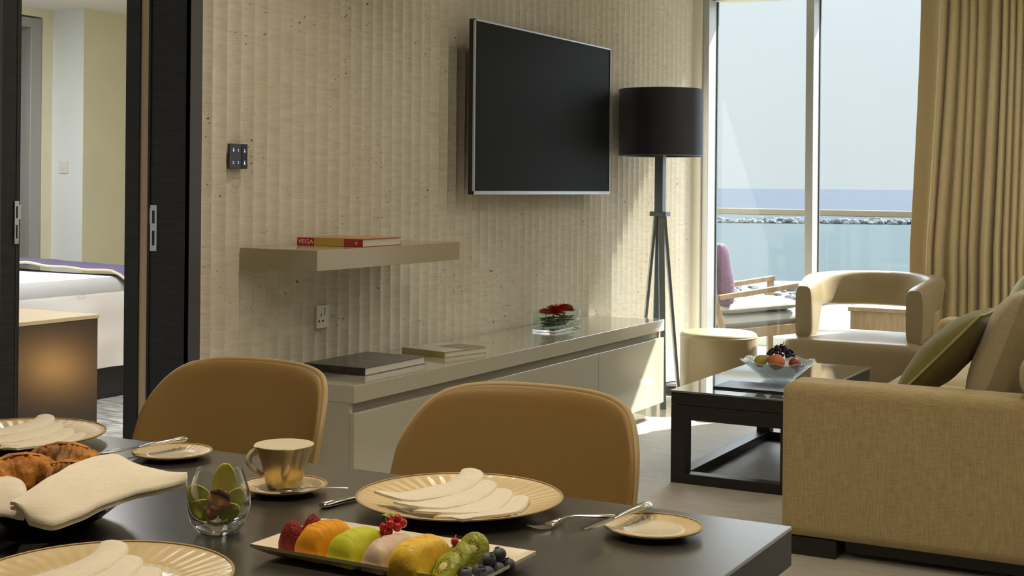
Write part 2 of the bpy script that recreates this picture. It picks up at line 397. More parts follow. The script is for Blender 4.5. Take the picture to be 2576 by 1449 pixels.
struct('wall_back', B().box(-3.40, 1.5, -1.72, -1.6, 0, CEIL), 'plaster', 'cream wall behind the dining table', 'wall')
struct('wall_front', B().box(1.45, 1.5, 8.42, 8.62, 0, CEIL), 'plaster', 'cream wall beside the window', 'wall')
struct('trim_1', B().box(-3.26, -3.172, 8.40, 8.60, 0, CEIL), 'plaster', 'cream end of the stone wall at the window', 'trim')
# fittings for the added fill lamps
for i, (dx, dy, p) in enumerate(FILL_DOWN):
    t = B().lathe([(.062, 0), (.075, 0), (.075, .006), (.062, .006)], 24, close=True).build('downlight', 'white_plastic', loc=(dx, dy, CEIL - .008))
    tag(t, ['recessed downlight above the shelf', 'recessed downlight above the television', 'recessed downlight over the dining chairs', 'recessed downlight before the sofa',
            'recessed downlight over the table left end', 'recessed downlight over the table right end', 'recessed downlight above the sofa'][i], 'light', 'recessed ceiling downlights')
for (dx, dy, p), lb in zip(FILL_PANEL, ('over the coffee table', 'near the curtain', 'above the space behind the sofa', 'to the right of the dining table')):
    k = thing('ceiling_light_panel', 'square ceiling light panel ' + lb, 'light', (dx, dy, CEIL - .025), group='square ceiling light panels')
    B().box(-.31, .31, -.31, -.295, 0, .025).box(-.31, .31, .295, .31, 0, .025).box(-.31, -.295, -.295, .295, 0, .025).box(.295, .31, -.295, .295, 0, .025).build('frame', 'white_plastic', k)
    B().box(-.295, .295, -.295, .295, .018, .024).build('diffuser', 'white_plastic', k)
for (dx, dy, p, ds), lb in zip(FILL_BEDROOM, ('small round ceiling light over the bed head', 'large round ceiling light before the bed')):
    k = thing('bedroom_ceiling_light', lb, 'light', (dx, dy, CEIL - .025), group='round bedroom ceiling lights')
    B().lathe([(ds / 2 + .002, 0), (ds / 2 + .02, 0), (ds / 2 + .02, .025), (ds / 2 + .002, .025)], 48, close=True).build('frame', 'white_plastic', k)
    B().cyl((0, 0, .016), ds / 2, .008, 48).build('diffuser', 'white_plastic', k)
# window wall
wn = thing('window_1', 'tall aluminium framed window facing the sea', 'window', (0, 0, 0), kind='structure')
ZH = 2.492
B().box(-3.172, -3.128, 8.43, 8.60, 0, ZH).build('left_jamb', 'alu', wn, bev=.003)
B().box(-3.128, -3.120, 8.575, 8.595, 0, ZH).build('gasket', 'alu_dark', wn)
B().box(-2.478, -2.428, 8.43, 8.59, 0, ZH).build('mullion', 'alu', wn, bev=.003)
B().box(-2.428, -2.421, 8.56, 8.58, 0, ZH).build('gasket', 'alu_dark', wn)
B().box(-1.02, -.97, 8.43, 8.59, 0, ZH).build('mullion', 'alu', wn, bev=.003)
B().box(.30, .35, 8.43, 8.59, 0, ZH).build('mullion', 'alu', wn, bev=.003)
B().box(1.40, .1+1.35, 8.43, 8.59, 0, ZH).build('right_jamb', 'alu', wn, bev=.003)
B().box(-3.12, 1.40, 8.44, 8.59, 0, .05).build('bottom_rail', 'alu', wn, bev=.003)
for a, c in ((-3.128, -2.478), (-2.428, -1.02), (-.97, .30), (.35, 1.40)):  # rightmost panes, out of view, are added for more daylight
    B().box(a, c, 8.566, 8.572, .05, ZH).build('pane', 'glass', wn)

# carpet inset in front of the cabinet
rug = B().box(-2.66, 1.3, 2.1, 8.1, .0005, .008).build('carpet', 'rug')
tag(rug, 'beige grey brushed carpet under the coffee table and sofa', 'carpet')

# ------------------------------------------------------------------ bedroom
struct('wall_bedroom_far', B().box(-9.0, -7.374, 7.06, 8.7, 0, CEIL), 'white_wall', 'pale bedroom wall with light switch', 'wall')
struct('wall_bedroom_side', B().box(-7.374, -7.368, 7.06, 8.7, 0, CEIL).box(-7.368, -3.40, 8.6, 8.7, 0, CEIL), 'olive_wall', 'olive green bedroom wall', 'wall')
struct('wall_bedroom_left', B().box(-9.0, -7.68, 1.5, 7.06, 2.44, CEIL).box(-9.0, -7.68, 6.97, 7.06, 0, 2.44).box(-9.0, -7.68, 1.5, 5.2, 0, 2.44),
       'olive_wall', 'olive wall around the bedroom door frame', 'wall')
struct('wall_bedroom_near', B().box(-9.0, -3.40, 1.4, 1.5, 0, CEIL), 'white_wall', 'pale bedroom wall out of view', 'wall')
fr = thing('door_3', 'grey framed bedroom wardrobe door', 'door', (0, 0, 0), kind='structure')
B().box(-7.82, -7.69, 6.868, 6.968, 0, 2.43).box(-7.82, -7.69, 5.2, 6.868, 2.36, 2.43).build('casing', 'alu', fr, bev=.004)
B().box(-7.86, -7.80, 5.2, 6.868, 0, 2.36).box(-7.80, -7.79, 5.3, 6.82, .1, 2.3).build('panel', mat('grey_green_door_paint', (.42, .45, .40), .5), fr, bev=.003)
s = thing('light_switch', 'small cream light switch on the pale bedroom wall', 'switch', (-7.557, 7.06, 1.357))
B().box(-.044, .044, -.009, 0, -.044, .044).build('plate', 'white_plastic', s, bev=.003)
B().box(-.012, .012, -.014, -.008, -.02, .02).build('rocker', 'white_plastic', s, bev=.002)
# bed
bed = thing('bed', 'white bed with dark base seen through the bedroom door', 'bed', (-6.9, 5.2, 0))
B().box(-.76, 1.10, -1.3, .93, .0, .25).build('bed_base', 'dark_wood', bed, bev=.01)
def duvet(u, v):
    # cross-shape swept: v goes around from the +x side hem over the top
    y = -1.36 + 2.34 * u
    if v < .42:
        t = v / .42; x = 1.156 + .02 * math.sin(y * 9) * (1 - t) + .012 * noise.noise(Vector((y * 5, t * 3, 0))); z = .185 + (.60 - .185) * t
    elif v < .58:
        t = (v - .42) / .16 * PI / 2; x = 1.156 - .1 * (1 - math.cos(t)); z = .60 + .1 * math.sin(t)
    else:
        t = (v - .58) / .42; x = 1.056 - 1.80 * t; z = .70 + .012 * noise.noise(Vector((x * 3, y * 3, 1)))
    e = max(0, (u - .93) / .07); z -= .12 * e * e if v > .5 else 0
    return (x, y, z)
B().slab(duvet, 40, 48, .0).build('duvet', 'sheet', bed, ang=60)
B().box(-.76, 1.12, -1.3, .9, .25, .66).build('mattress', 'sheet', bed, bev=.05)
rn = B()
def runner(u, v):
    x = 1.20 - 1.94 * u; y = .62 + .36 * v
    z = .73 + .016 * noise.noise(Vector((x * 4, y * 5, 3))) + .018 * u * 3 * (1 - .3 * u) - (.05 * max(0, 1 - u / .05))
    return (x, y, z)
rn.slab(runner, 40, 8, .012)
ro = tag(rn.build('bed_runner', 'purple2', loc=(-6.9, 5.2, 0), ang=60), 'violet runner with cream edge lying across the white bed', 'runner')
B().tube([(1.20 - 1.94 * u / 30, .615, .728 + .016 * noise.noise(Vector(((1.2 - 1.94 * u / 30) * 4, .615 * 5, 3))) + .018 * u / 30 * 3 * (1 - .3 * u / 30) - (.05 * max(0, 1 - u / 30 / .05))) for u in range(31)], .009, 6).build('border', 'cream_edge', ro)
# low dark cabinet before the bed
MT['console'] = mat('espresso_satin', (.028, .024, .022), .24, spec=.5)
dk = thing('console', 'dark low cabinet with pale wooden top in front of the bed', 'cabinet', (0, 0, 0))
B().box(-5.49, -4.975, 2.9, 4.875, .0, .58).build('carcass', 'console', dk, bev=.003)
B().box(-5.50, -4.97, 2.88, 4.88, .580, .600).build('top', 'pale_wood', dk, bev=.003)

# ------------------------------------------------------------------ television wall
c = thing('media_cabinet', 'long low greige gloss cabinet against the fluted wall', 'cabinet', (0, 0, 0))
CX, CY0, CY1, CH = -2.775, 3.937, 6.83, .536
B().box(-3.219, CX, CY0, CY1, CH - .062, CH).build('top', 'lacquer', c, bev=.002)
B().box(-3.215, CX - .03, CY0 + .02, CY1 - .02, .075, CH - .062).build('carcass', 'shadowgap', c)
for q0 in (CY0 + .002, CY1 - .022): B().box(-3.215, CX - .022, q0, q0 + .02, .075, CH - .062).build('side_panel', 'lacquer', c, bev=.001)
ys = [CY0 + .001, 4.86, 5.36, 6.155, CY1 - .001]
import itertools
# door seams at y 4.86 and 6.0 (see photo), last front widest
ys = [CY0, 4.93, 5.99, CY1]
for a, d in zip(ys, ys[1:]):
    B().box(CX - .021, CX, a + .002, d - .002, .087, CH - .098).build('door', 'lacquer', c, bev=.002)
B().box(-3.2, CX - .075, CY0 + .05, CY1 - .07, 0, .075).build('plinth', 'lacquer', c)
sh = thing('floating_shelf', 'thick greige floating shelf on the fluted wall', 'shelf', (0, 0, 0))
MT['shelf'] = mat('taupe_shelf_lacquer', (.40, .34, .23), .16, spec=.4)
B().box(-3.219, -2.872, 3.842, 4.82, .943, 1.017).build('board', 'shelf', sh, bev=.0015)
tv = thing('television', 'large black flat television on the fluted wall', 'television', (-3.10, 6.05, 1.61))
TW, TH = 1.49, .80
TW_ = TW / 2; TH_ = TH / 2
B().box(-.022, .0, -TW_, TW_, -TH_, TH_).build('housing', 'black', tv, bev=.003)
B().box(.0, .010, -TW_, -TW_ + .008, -TH_, TH_).box(.0, .010, TW_ - .008, TW_, -TH_, TH_).box(.0, .010, -TW_, TW_, TH_ - .008, TH_).box(.0, .012, -TW_, TW_, -TH_, -TH_ + .016).build('bezel', 'silver', tv, bev=.001)
B().box(.0005, .006, -TW_ + .008, TW_ - .008, -TH_ + .016, TH_ - .008).build('screen', 'tv', tv)
B().box(-.118, -.02, -.2, .2, -.18, .18).build('wall_bracket', 'black', tv)
# control panel
cp = thing('control_panel', 'black touch control panel with six small lit icons beside the door', 'control panel', (-3.212, 3.820, 1.348), group=None)
B().box(-.009, .0, -.049, .049, -.0455, .0455).build('plate', mat('charcoal_glass', (.035, .034, .04), .25), cp, bev=.002)
B().box(-.0, .0018, .018, .0485, -.045, .045).build('display_strip', 'black', cp)
ic = mat('icon_light', (.5, .55, .8), .5); ic.node_tree.nodes['Principled BSDF'].inputs['Emission Color'].default_value = (.45, .55, 1, 1)
ic.node_tree.nodes['Principled BSDF'].inputs['Emission Strength'].default_value = .6
for yy, zz, kd in ((-.028, .022, 0), (-.001, .022, 1), (.033, .020, 0), (-.028, -.022, 2), (-.001, -.022, 1), (.033, -.022, 3)):
    q = B()
    if kd == 0: q.sphere((.002, yy, zz - .002), .0035, 10, (.3, 1, 1)).sphere((.002, yy, zz + .005), .0024, 10, (.3, 1, 1))
    elif kd == 1: q.box(.0, .0022, yy - .0006, yy + .0006, zz - .005, zz + .005)
    elif kd == 2: q.box(.0, .0022, yy - .005, yy + .005, zz + .001, zz + .0025).box(.0, .0022, yy - .003, yy + .003, zz - .005, zz - .0035)
    else: q.add([(.0024, yy - .004, zz - .007), (.0024, yy + .004, zz - .007), (.0024, yy, zz + .008), (.0, yy - .004, zz - .007), (.0, yy + .004, zz - .007), (.0, yy, zz + .008)], [(0, 1, 2), (3, 5, 4), (0, 3, 4, 1), (1, 4, 5, 2), (2, 5, 3, 0)])
    q.build('icon', ic, cp)
# socket
so_ = thing('wall_socket', 'white single wall socket with switch under the floating shelf', 'socket', (-3.214, 4.337, .726))
B().box(-.006, .004, -.041, .041, -.045, .045).build('plate', 'white_plastic', so_, bev=.003)
B().box(.004, .0065, .012, .034, .008, .036).build('switch', 'white_plastic', so_, bev=.0015)
B().box(.0038, .0046, .010, .013, .006, .038).box(.0038, .0044, -.014, -.009, .002, .016).box(.0038, .0044, -.030, -.020, -.020, -.012).box(.0038, .0044, -.006, .004, -.020, -.012).build('pin_slots', 'black', so_)

def text_obj(s, size, m, parent, loc, rot, ext=.0004, name='lettering', sx=1.0):
    cu = bpy.data.curves.new(name, 'FONT'); cu.body = s; cu.size = size; cu.extrude = ext; cu.align_x = 'CENTER'; cu.align_y = 'CENTER'
    t = bpy.data.objects.new(name, cu); col.objects.link(t)
    dg = bpy.context.evaluated_depsgraph_get(); me = bpy.data.meshes.new_from_object(t.evaluated_get(dg)); bpy.data.objects.remove(t)
    me.materials.clear(); me.materials.append(MT[m] if isinstance(m, str) else m)
    o = bpy.data.objects.new(name, me); col.objects.link(o); o.parent = parent; o.location = loc; o.rotation_euler = rot; o.scale = (sx, 1, 1)
    return o
def book(label, loc, rz, wx, wy, t, cover, pages, spine_side='-y', cover_t=.0025):
    """closed book lying flat; spine on -y side, wx along x, wy along y, centre origin at base"""
    k = thing('book', label, 'book', loc, rz)
    cv = B()
    cv.box(-wx / 2, wx / 2, -wy / 2, wy / 2, 0, cover_t).box(-wx / 2, wx / 2, -wy / 2, wy / 2, t - cover_t, t)
    if spine_side == '-y': cv.box(-wx / 2, wx / 2, -wy / 2, -wy / 2 + cover_t, cover_t, t - cover_t); ox = (.004, .004, .0, .005)
    else: cv.box(-wx / 2, -wx / 2 + cover_t, -wy / 2, wy / 2, cover_t, t - cover_t); ox = (0, .004, .004, .004)
    cv.build('cover', cover, k, bev=.0006)
    B().box(-wx / 2 + max(ox[0], cover_t), wx / 2 - ox[1], -wy / 2 + max(ox[2], cover_t), wy / 2 - ox[3], cover_t, t - cover_t).build('pages', pages, k)
    return k
pg = mat('paper_block', (.72, .70, .63), .8, var=.12, vs=300, vstretch=(.05, .05, 3))
# art covers are painted pictures: noise in several colours
def cover_mat(name, cols, scale, st=(1, 1, 1)):
    m = mat(name, cols[0], .3, coat=.3, c2=cols[-1], vs=scale, vstretch=st)
    cr = [n for n in m.node_tree.nodes if n.type == 'VALTORGB'][0].color_ramp
    for i, c in enumerate(cols[1:-1]):
        e_ = cr.elements.new(.35 + .3 * (i + 1) / (len(cols) - 1)); e_.color = (*c, 1)
    return m
k1 = book('dark picture book with black spine lying on the cabinet, nearest the chairs', (-3.03, 4.375, CH), 0, .285, .42, .030,
          cover_mat('dusk_cover', [(.16, .09, .05), (.05, .05, .045), (.06, .06, .11), (.035, .04, .035)], 5, (1, 3, 1)), pg)
B().box(-.143, .143, -.2104, -.2100, .003, .027).build('spine_strip', mat('black_spine', (.018, .018, .02), .4, c2=(.07, .035, .02), vs=40), k1)
k2 = book('cream picture book with brown landscape photo lying on the cabinet', (-3.01, 4.93, CH), math.radians(-12), .25, .26, .024,
          mat('olive_cloth_cover', (.42, .34, .14), .5), pg)
B().box(-.125, .125, -.13, .13, .0241, .0248).build('jacket', mat('cream_jacket', (.62, .60, .54), .35, coat=.2), k2)
B().box(-.04, .12, .0, .128, .0249, .0253).build('cover_photo', cover_mat('brown_photo', [(.36, .24, .13), (.18, .12, .09), (.30, .26, .22)], 14), k2)
k3 = book('red and yellow book lying on the floating shelf', (-3.04, 4.275, 1.017), math.radians(2), .295, .275, .030,
          mat('red_cover', (.34, .028, .022), .3, coat=.3), pg)
B().box(-.148, -.07, -.1384, -.1376, .001, .029).build('red_spine_end', mat('red_gloss', (.40, .015, .02), .3), k3)
B().box(-.070, .065, -.1386, -.1376, .001, .029).build('yellow_spine_band', mat('yellow_band', (.55, .36, .05), .4, c2=(.46, .34, .09), vs=30), k3)
B().box(-.145, .145, -.13, .132, .0301, .0305).build('cover_print', mat('orange_print', (.50, .28, .12), .4, c2=(.42, .33, .14), vs=9), k3)
text_obj('VEGA', .024, 'white_plastic', k3, (-.108, -.1388, .0145), (PI / 2, 0, 0), sx=1.15)
text_obj('III', .014, 'white_plastic', k3, (.12, -.1388, .0145), (PI / 2, 0, PI), sx=.9)

# glass vase with gerberas
vz = thing('glass_vase', 'rectangular clear glass vase on the far part of the cabinet', 'vase', (-3.02, 6.02, CH + .0005))
VX, VY, VH, VT = .062, .145, .098, .006
B().box(-VX, VX, -VY, VY, 0, .012).build('glass_base', 'solidglass', vz, bev=.002)
gb = B()
gb.box(-VX, -VX + VT, -VY, VY, .012, VH).box(VX - VT, VX, -VY, VY, .012, VH).box(-VX + VT, VX - VT, -VY, -VY + VT, .012, VH).box(-VX + VT, VX - VT, VY - VT, VY, .012, VH)
MT['vaseglass'] = thin_glass('vase_glass', (.95, .985, .975), .9)
gb.build('glass_body', 'vaseglass', vz)
B().box(-VX + VT + .001, VX - VT - .001, -VY + VT + .001, VY - VT - .001, .013, .062).build('water', thin_glass('vase_water', (.92, .96, .95), .25), vz)
leafm = mat('leaf_green', (.13, .19, .06), .5, var=.5, vs=40)
lv = B()
for k in range(150):
    a = random.uniform(0, 2 * PI); x0 = random.uniform(-.035, .035); y0 = random.uniform(-.115, .115); z0 = random.uniform(.022, .066)
    Mx = Matrix.Rotation(a, 4, 'Z') @ Matrix.Rotation(random.uniform(-.6, .6), 4, 'X')
    lv.sphere((x0, y0, z0), .017, 8, (1, .4, .14), Mx)
tag(lv.build('vase_foliage', leafm, loc=(-3.02, 6.02, CH + .001)), 'green leaves packed in the glass vase under the red gerberas', 'foliage', None, 'stuff')
def gerbera(size, colr, seed):
    random.seed(seed); p = B()
    for ring, (n_, l_, lift) in enumerate(((22, 1.0, .42), (18, .86, .85), (14, .66, 1.35))):
        for k in range(n_):
            a = 2 * PI * k / n_ + ring * .15 + random.uniform(-.05, .05); L = size * l_ * random.uniform(.9, 1.05)
            pts = []
            for i in range(5):
                t = i / 4; wd = size * .13 * math.sin(PI * min(1, .12 + t * .86)) ** .7
                pts.append((L * t + .002, wd, lift * L * (t - .5 * t * t) + .002 * ring))
            vs = []
            for r_, wd, z_ in pts:
                for sgn in (-1, 0, 1):
                    vs.append((r_ * math.cos(a) - sgn * wd * math.sin(a), r_ * math.sin(a) + sgn * wd * math.cos(a), z_ - (.0015 if sgn == 0 else 0)))
            fs = []
            for i in range(4):
                for q in range(2): fs.append((i * 3 + q, (i + 1) * 3 + q, (i + 1) * 3 + q + 1, i * 3 + q + 1))
            p.add(vs, fs)
    return p
fl = [(.018, -.082, .030, (.60, .06, .012), 'red orange gerbera at the front corner of the glass vase'), (-.02, .078, .032, (.62, .05, .01), 'red gerbera against the wall side of the glass vase'), (-.01, -.105, .028, (.62, .13, .02), 'orange gerbera at the near end of the glass vase'), (.012, -.05, .036, (.60, .035, .012), 'red orange gerbera second from the near end of the vase'),
      (-.012, .005, .034, (.66, .12, .02), 'orange gerbera in the middle of the glass vase'), (.01, .055, .036, (.55, .02, .012), 'deep red gerbera right of the middle of the vase'),
      (-.005, .108, .034, (.58, .012, .01), 'bright red gerbera at the far end of the glass vase')]
for i, (fx, fy, fs_, fc, lb) in enumerate(fl):
    g = thing('gerbera', lb, 'flower', (-3.02 + fx, 6.02 + fy, CH + .088 + .006 * (i % 2)), .3 * i, 'gerberas in the glass vase'); g.rotation_euler = (.28 * math.sin(i * 2.2) - .1, .30 + .15 * math.cos(i * 1.9), .3 * i)
    gerbera(fs_ * 1.35, fc, i).build('petals', mat('petal_%d' % i, fc, .5, var=.25, vs=60), g, ang=60, recalc=False)
    B().sphere((0, 0, .008), .008, 12, (1, 1, .5)).build('flower_centre', mat('centre_%d' % i, (.25, .05, .01), .7), g)
    B().tube([(0, 0, .004), (.004, .004, -.03), (.0, .01, -.075)], .002, 6).build('stem', leafm, g)

# ------------------------------------------------------------------ floor lamp
lp = thing('floor_lamp', 'tall floor lamp with black drum shade and grey tripod legs', 'lamp', (-2.955, 7.19, 0))
R_ = .240
shade = B().lathe([(R_, 1.427), (R_ + .001, 1.808), (R_ - .004, 1.808), (R_ - .004, 1.427)], 72, close=True).build('lamp_shade', 'shade', lp, ang=50)
B().lathe([(R_ + .0012, 1.427), (R_ + .0015, 1.433), (R_ - .005, 1.433), (R_ - .005, 1.427)], 72, close=True).build('rim', 'steelgrey', shade)
B().lathe([(0, 1.80), (R_ - .006, 1.80), (R_ - .006, 1.803), (0, 1.803)], 48).build('diffuser', mat('lamp_top_diffuser', (.5, .48, .42), .6), lp)
B().box(-.025, .025, -.025, .025, 1.09, 1.47).build('pole', 'steelgrey', lp, bev=.002)
B().box(-.05, .05, -.035, .035, 1.085, 1.112).build('collar', 'steelgrey', lp, bev=.002)
B().cyl((0, 0, 1.50), .03, .1, 20).build('bulb', mat('frosted_bulb', (.8, .78, .7), .4), lp)
rz0 = YAW + math.radians(8)
for k in range(4):
    a = rz0 + k * PI / 2; R1 = .125 if k % 2 == 0 else .11; r0 = .026
    pa = (r0 * math.cos(a), r0 * math.sin(a), 1.09); pb = (R1 * math.cos(a), R1 * math.sin(a), .0)
    B().bar(pa, pb, .034, .016, up=(math.cos(a), math.sin(a), .0)).build('leg', 'steelgrey', lp, bev=.0015)
cbl = thing('cable_bundle', 'black cable bundle with adaptor on the floor behind the lamp', 'cable', (-3.06, 7.66, 0))
B().box(-.06, .05, -.05, .06, 0, .055).build('adaptor', 'black', cbl, bev=.006)
q = []
for i in range(120):
    t = i / 119; a = t * 2 * PI * 4.2
    q.append((.02 + (.07 + .025 * math.sin(a * .37)) * math.cos(a), -.02 + (.10 + .02 * math.cos(a * .6)) * math.sin(a), .006 + .06 * t + .008 * math.sin(a * 1.3)))
B().tube(q, .004, 6).build('cable_coil', 'black', cbl, ang=80)

# ------------------------------------------------------------------ pouf
pf = thing('pouf', 'round cream drum pouf between the floor lamp and armchair', 'pouf', (-2.69, 7.45, .008))
prof = [(.0, .001), (.215, .001), (.222, .008), (.222, .385)]
for i in range(9):
    a = PI / 2 * i / 8; prof.append((.197 + .025 * math.cos(a), .385 + .025 * math.sin(a)))
prof += [(.16, .4145), (.1, .419), (0, .421)]
B().lathe(prof, 72).build('body', 'leather2', pf, ang=60)
B().lathe([(.2225, .383), (.2245, .386), (.2225, .389)], 72).build('seam', 'piping', pf)

# ------------------------------------------------------------------ armchair (open horseshoe back)
ac = thing('armchair', 'tan leather tub armchair with open back by the window', 'armchair', (-1.905, 7.34, .008))
# seat block: rounded front corners, narrower back
def plan(hw, d, r, n=8, y0=0):
    pts = []
    for (cx_, cy_, a0) in ((hw - r, r, -PI / 2), (hw - r * 2.6, d - r * 2.6, 0), (-hw + r * 2.6, d - r * 2.6, PI / 2), (-hw + r, r, PI)):
        rr = r if cy_ == r else r * 2.6
        for i in range(n + 1):
            a = a0 + PI / 2 * i / n; pts.append((cx_ + rr * math.cos(a), y0 + cy_ + rr * math.sin(a)))
    return pts
def extrude_plan(pl, zs):
    """zs: list of (z, inset)"""
    n = len(pl); cx_ = sum(p[0] for p in pl) / n; cy_ = sum(p[1] for p in pl) / n; b = B(); vs = []
    for z, ins in zs:
        for p in pl:
            d = Vector((p[0] - cx_, p[1] - cy_)); L = d.length; k = (L - ins) / L; vs.append((cx_ + d[0] * k, cy_ + d[1] * k, z))
    fs = []
    for r in range(len(zs) - 1):
        for i in range(n): fs.append((r * n + i, r * n + (i + 1) % n, (r + 1) * n + (i + 1) % n, (r + 1) * n + i))
    fs.append(tuple(range(n))[::-1])
    o = (len(zs) - 1) * n; vs.append((cx_, cy_, zs[-1][0] + .012)); c_ = len(vs) - 1
    for i in range(n): fs.append((o + i, o + (i + 1) % n, c_))
    b.add(vs, fs); return b
pl = plan(.375, .72, .05)
extrude_plan(pl, [(.045, .03), (.05, .02), (.36, .0), (.385, .004), (.402, .018), (.410, .045), (.414, .1)]).build('seat', 'leather2', ac, ang=70)
B().box(-.25, .25, .12, .6, 0, .05).build('plinth', 'black', ac)
# horseshoe rail: path from right arm front, around the back, to the left arm front. Cross-section is a tall rounded band.
def rail(u):
    # plan position and outward direction along the U
    hw, d, rr = .305, .60, .27
    L1 = d - rr; La = PI * rr / 2; Lb = 2 * (hw - rr); tot = 2 * L1 + 2 * La + Lb; s_ = u * tot
    if s_ < L1: return (hw + .02, s_ + .105), (1, 0)
    s_ -= L1
    if s_ < La: a = s_ / rr; return (hw + .02 - rr + rr * math.cos(a), L1 + .105 + rr * math.sin(a)), (math.cos(a), math.sin(a))
    s_ -= La
    if s_ < Lb: return (hw + .02 - rr - s_, d + .105), (0, 1)
    s_ -= Lb
    if s_ < La: a = PI / 2 + s_ / rr; return (-hw + .02 + rr + rr * math.cos(a), L1 + .105 + rr * math.sin(a)), (math.cos(a), math.sin(a))
    s_ -= La
    return (-hw + .02, L1 + .105 - s_), (-1, 0)
def band(u, v):
    (px, py), (nx, ny_) = rail(u)
    m = math.sin(PI * u)                      # 0 at arm fronts, 1 at back centre
    e = min(u, 1 - u)
    # opening: the band bottom rises quickly behind the arm posts
    tz = min(1, max(0, (e - .095) / .075)); tz = tz * tz * (3 - 2 * tz)
    zb = .40 + (.560 - .40) * tz; ztop = .700 + .058 * m ** .7
    th = .050 + .006 * m
    a = 2 * PI * v; ca, sa = math.cos(a), math.sin(a)
    sg = lambda q, p: math.copysign(abs(q) ** p, q)
    ex = sg(ca, .45) * th; ez = sg(sa, .45) * (ztop - zb) / 2
    if e < .02: k = .90 + .10 * math.sin(e / .02 * PI / 2); ex *= k; ez = ez * (.97 + .03 * (e / .02))
    lean = .045 * (ez / ((ztop - zb) / 2) * .5 + .5) * m + .02 * m
    return (px + nx * (ex + lean), py + ny_ * (ex + lean), (zb + ztop) / 2 + ez)
bb = B(); bb.grid(band, 96, 28, cv=True)
bb.f.append(tuple(range(28))); bb.mi.append(0); bb.f.append(tuple(96 * 28 + i for i in range(28))[::-1]); bb.mi.append(0)
bb.build('arm_and_back_band', 'leather2', ac, ang=50)

# ------------------------------------------------------------------ coffee table
ct = thing('coffee_table', 'dark wood coffee table with glass top and open frame', 'coffee table', (-1.862, 5.93, .008))
a0, a1, b0, b1 = -.27, .27, -.60, .60
B().box(a0, a1, b0, b1, .330, .380).build('upper_frame', 'dark_wood2', ct, bev=.002)
lw = B(); lw.box(a0, a1, b0, b0 + .06, .268, .328).box(a0, a1, b1 - .06, b1, .268, .328).box(a0, a0 + .06, b0 + .06, b1 - .06, .268, .328).box(a1 - .06, a1, b0 + .06, b1 - .06, .268, .328)
lw.build('apron', 'dark_wood2', ct, bev=.0015)
for x0 in (a0, a1 - .066):
    for y0 in (b0, b1 - .066): B().box(x0, x0 + .066, y0, y0 + .066, .0, .268).build('leg', 'dark_wood2', ct, bev=.0015)
for k in range(2):
    x0 = (a0, a1 - .062)[k]; B().box(x0, x0 + .062, b0 + .066, b1 - .066, .0, .042).build('floor_rail', 'dark_wood2', ct, bev=.0015)
    y0 = (b0, b1 - .062)[k]; B().box(a0 + .066, a1 - .066, y0, y0 + .062, .0, .042).build('floor_rail', 'dark_wood2', ct, bev=.0015)
MT['tableglass'] = mat('table_top_glass', (.05, .065, .062), .03, spec=.8, coat=1.0); MT['tableglass'].node_tree.nodes['Principled BSDF'].inputs['Coat IOR'].default_value = 2.0
B().box(a0 - .004, a1 + .004, b0 - .004, b1 + .004, .3805, .3885).build('glass_top', 'tableglass', ct, bev=.001)
TZ = .3968
fd = B().box(-.155, .155, -.105, .105, 0, .008).build('folder', mat('dark_plum_leather', (.035, .03, .04), .45), bev=.002, loc=(-1.845, 5.58, TZ))
tag(fd, 'thin dark leather folder on the coffee table', 'folder')
# glass bowl
gw = thing('glass_bowl', 'wide frosted glass fruit bowl with wavy rim on coffee table', 'bowl', (-1.835, 5.86, TZ))
def wav(i, r, z, a):
    k = max(0, (r - .1) / .07); return r * (1 + .02 * k * math.cos(9 * a)), z + .005 * k * math.cos(9 * a)
MT['bowlglass'] = bpy.data.materials.new('pressed_bowl_glass'); m_ = MT['bowlglass']; m_.use_nodes = True; n_ = m_.node_tree; n_.nodes.clear()
o_ = n_.nodes.new('ShaderNodeOutputMaterial'); mx_ = n_.nodes.new('ShaderNodeMixShader'); tr_ = n_.nodes.new('ShaderNodeBsdfTransparent'); tr_.inputs[0].default_value = (.92, .95, .95, 1)
pr_ = n_.nodes.new('ShaderNodeBsdfPrincipled'); pr_.inputs['Base Color'].default_value = (.66, .70, .70, 1); pr_.inputs['Roughness'].default_value = .12
vo_ = n_.nodes.new('ShaderNodeTexVoronoi'); vo_.inputs['Scale'].default_value = 70; tc_ = n_.nodes.new('ShaderNodeTexCoord'); bp_ = n_.nodes.new('ShaderNodeBump'); bp_.inputs['Strength'].default_value = .6; bp_.inputs['Distance'].default_value = .004
n_.links.new(tc_.outputs['Object'], vo_.inputs['Vector']); n_.links.new(vo_.outputs[0], bp_.inputs['Height']); n_.links.new(bp_.outputs[0], pr_.inputs['Normal'])
mx_.inputs[0].default_value = .42; n_.links.new(tr_.outputs[0], mx_.inputs[1]); n_.links.new(pr_.outputs[0], mx_.inputs[2]); n_.links.new(mx_.outputs[0], o_.inputs[0])
B().lathe([(.0, .0), (.055, .0), (.075, .010), (.115, .045), (.155, .078), (.168, .086), (.165, .089), (.150, .081), (.110, .050), (.070, .016), (.0, .008)], 90, fz=wav).build('bowl', 'bowlglass', gw, ang=60)
BX, BY, BZ = -1.835, 5.86, TZ
pk = mat('peach_skin', (.62, .20, .07), .5, c2=(.50, .08, .04), vs=18); pc = thing('peach', 'orange peach in front in the glass fruit bowl', 'fruit', (BX + .012, BY - .065, BZ + .088))
B().sphere((0, 0, 0), .037, 24, (1, 1, .94)).build('flesh', pk, pc); B().tube([(0, 0, .032), (0, .002, .040)], .0018, 6).build('stem', 'dark_wood2', pc)
p2 = thing('plum', 'red plum at the right in the glass fruit bowl', 'fruit', (BX + .078, BY - .012, BZ + .080))
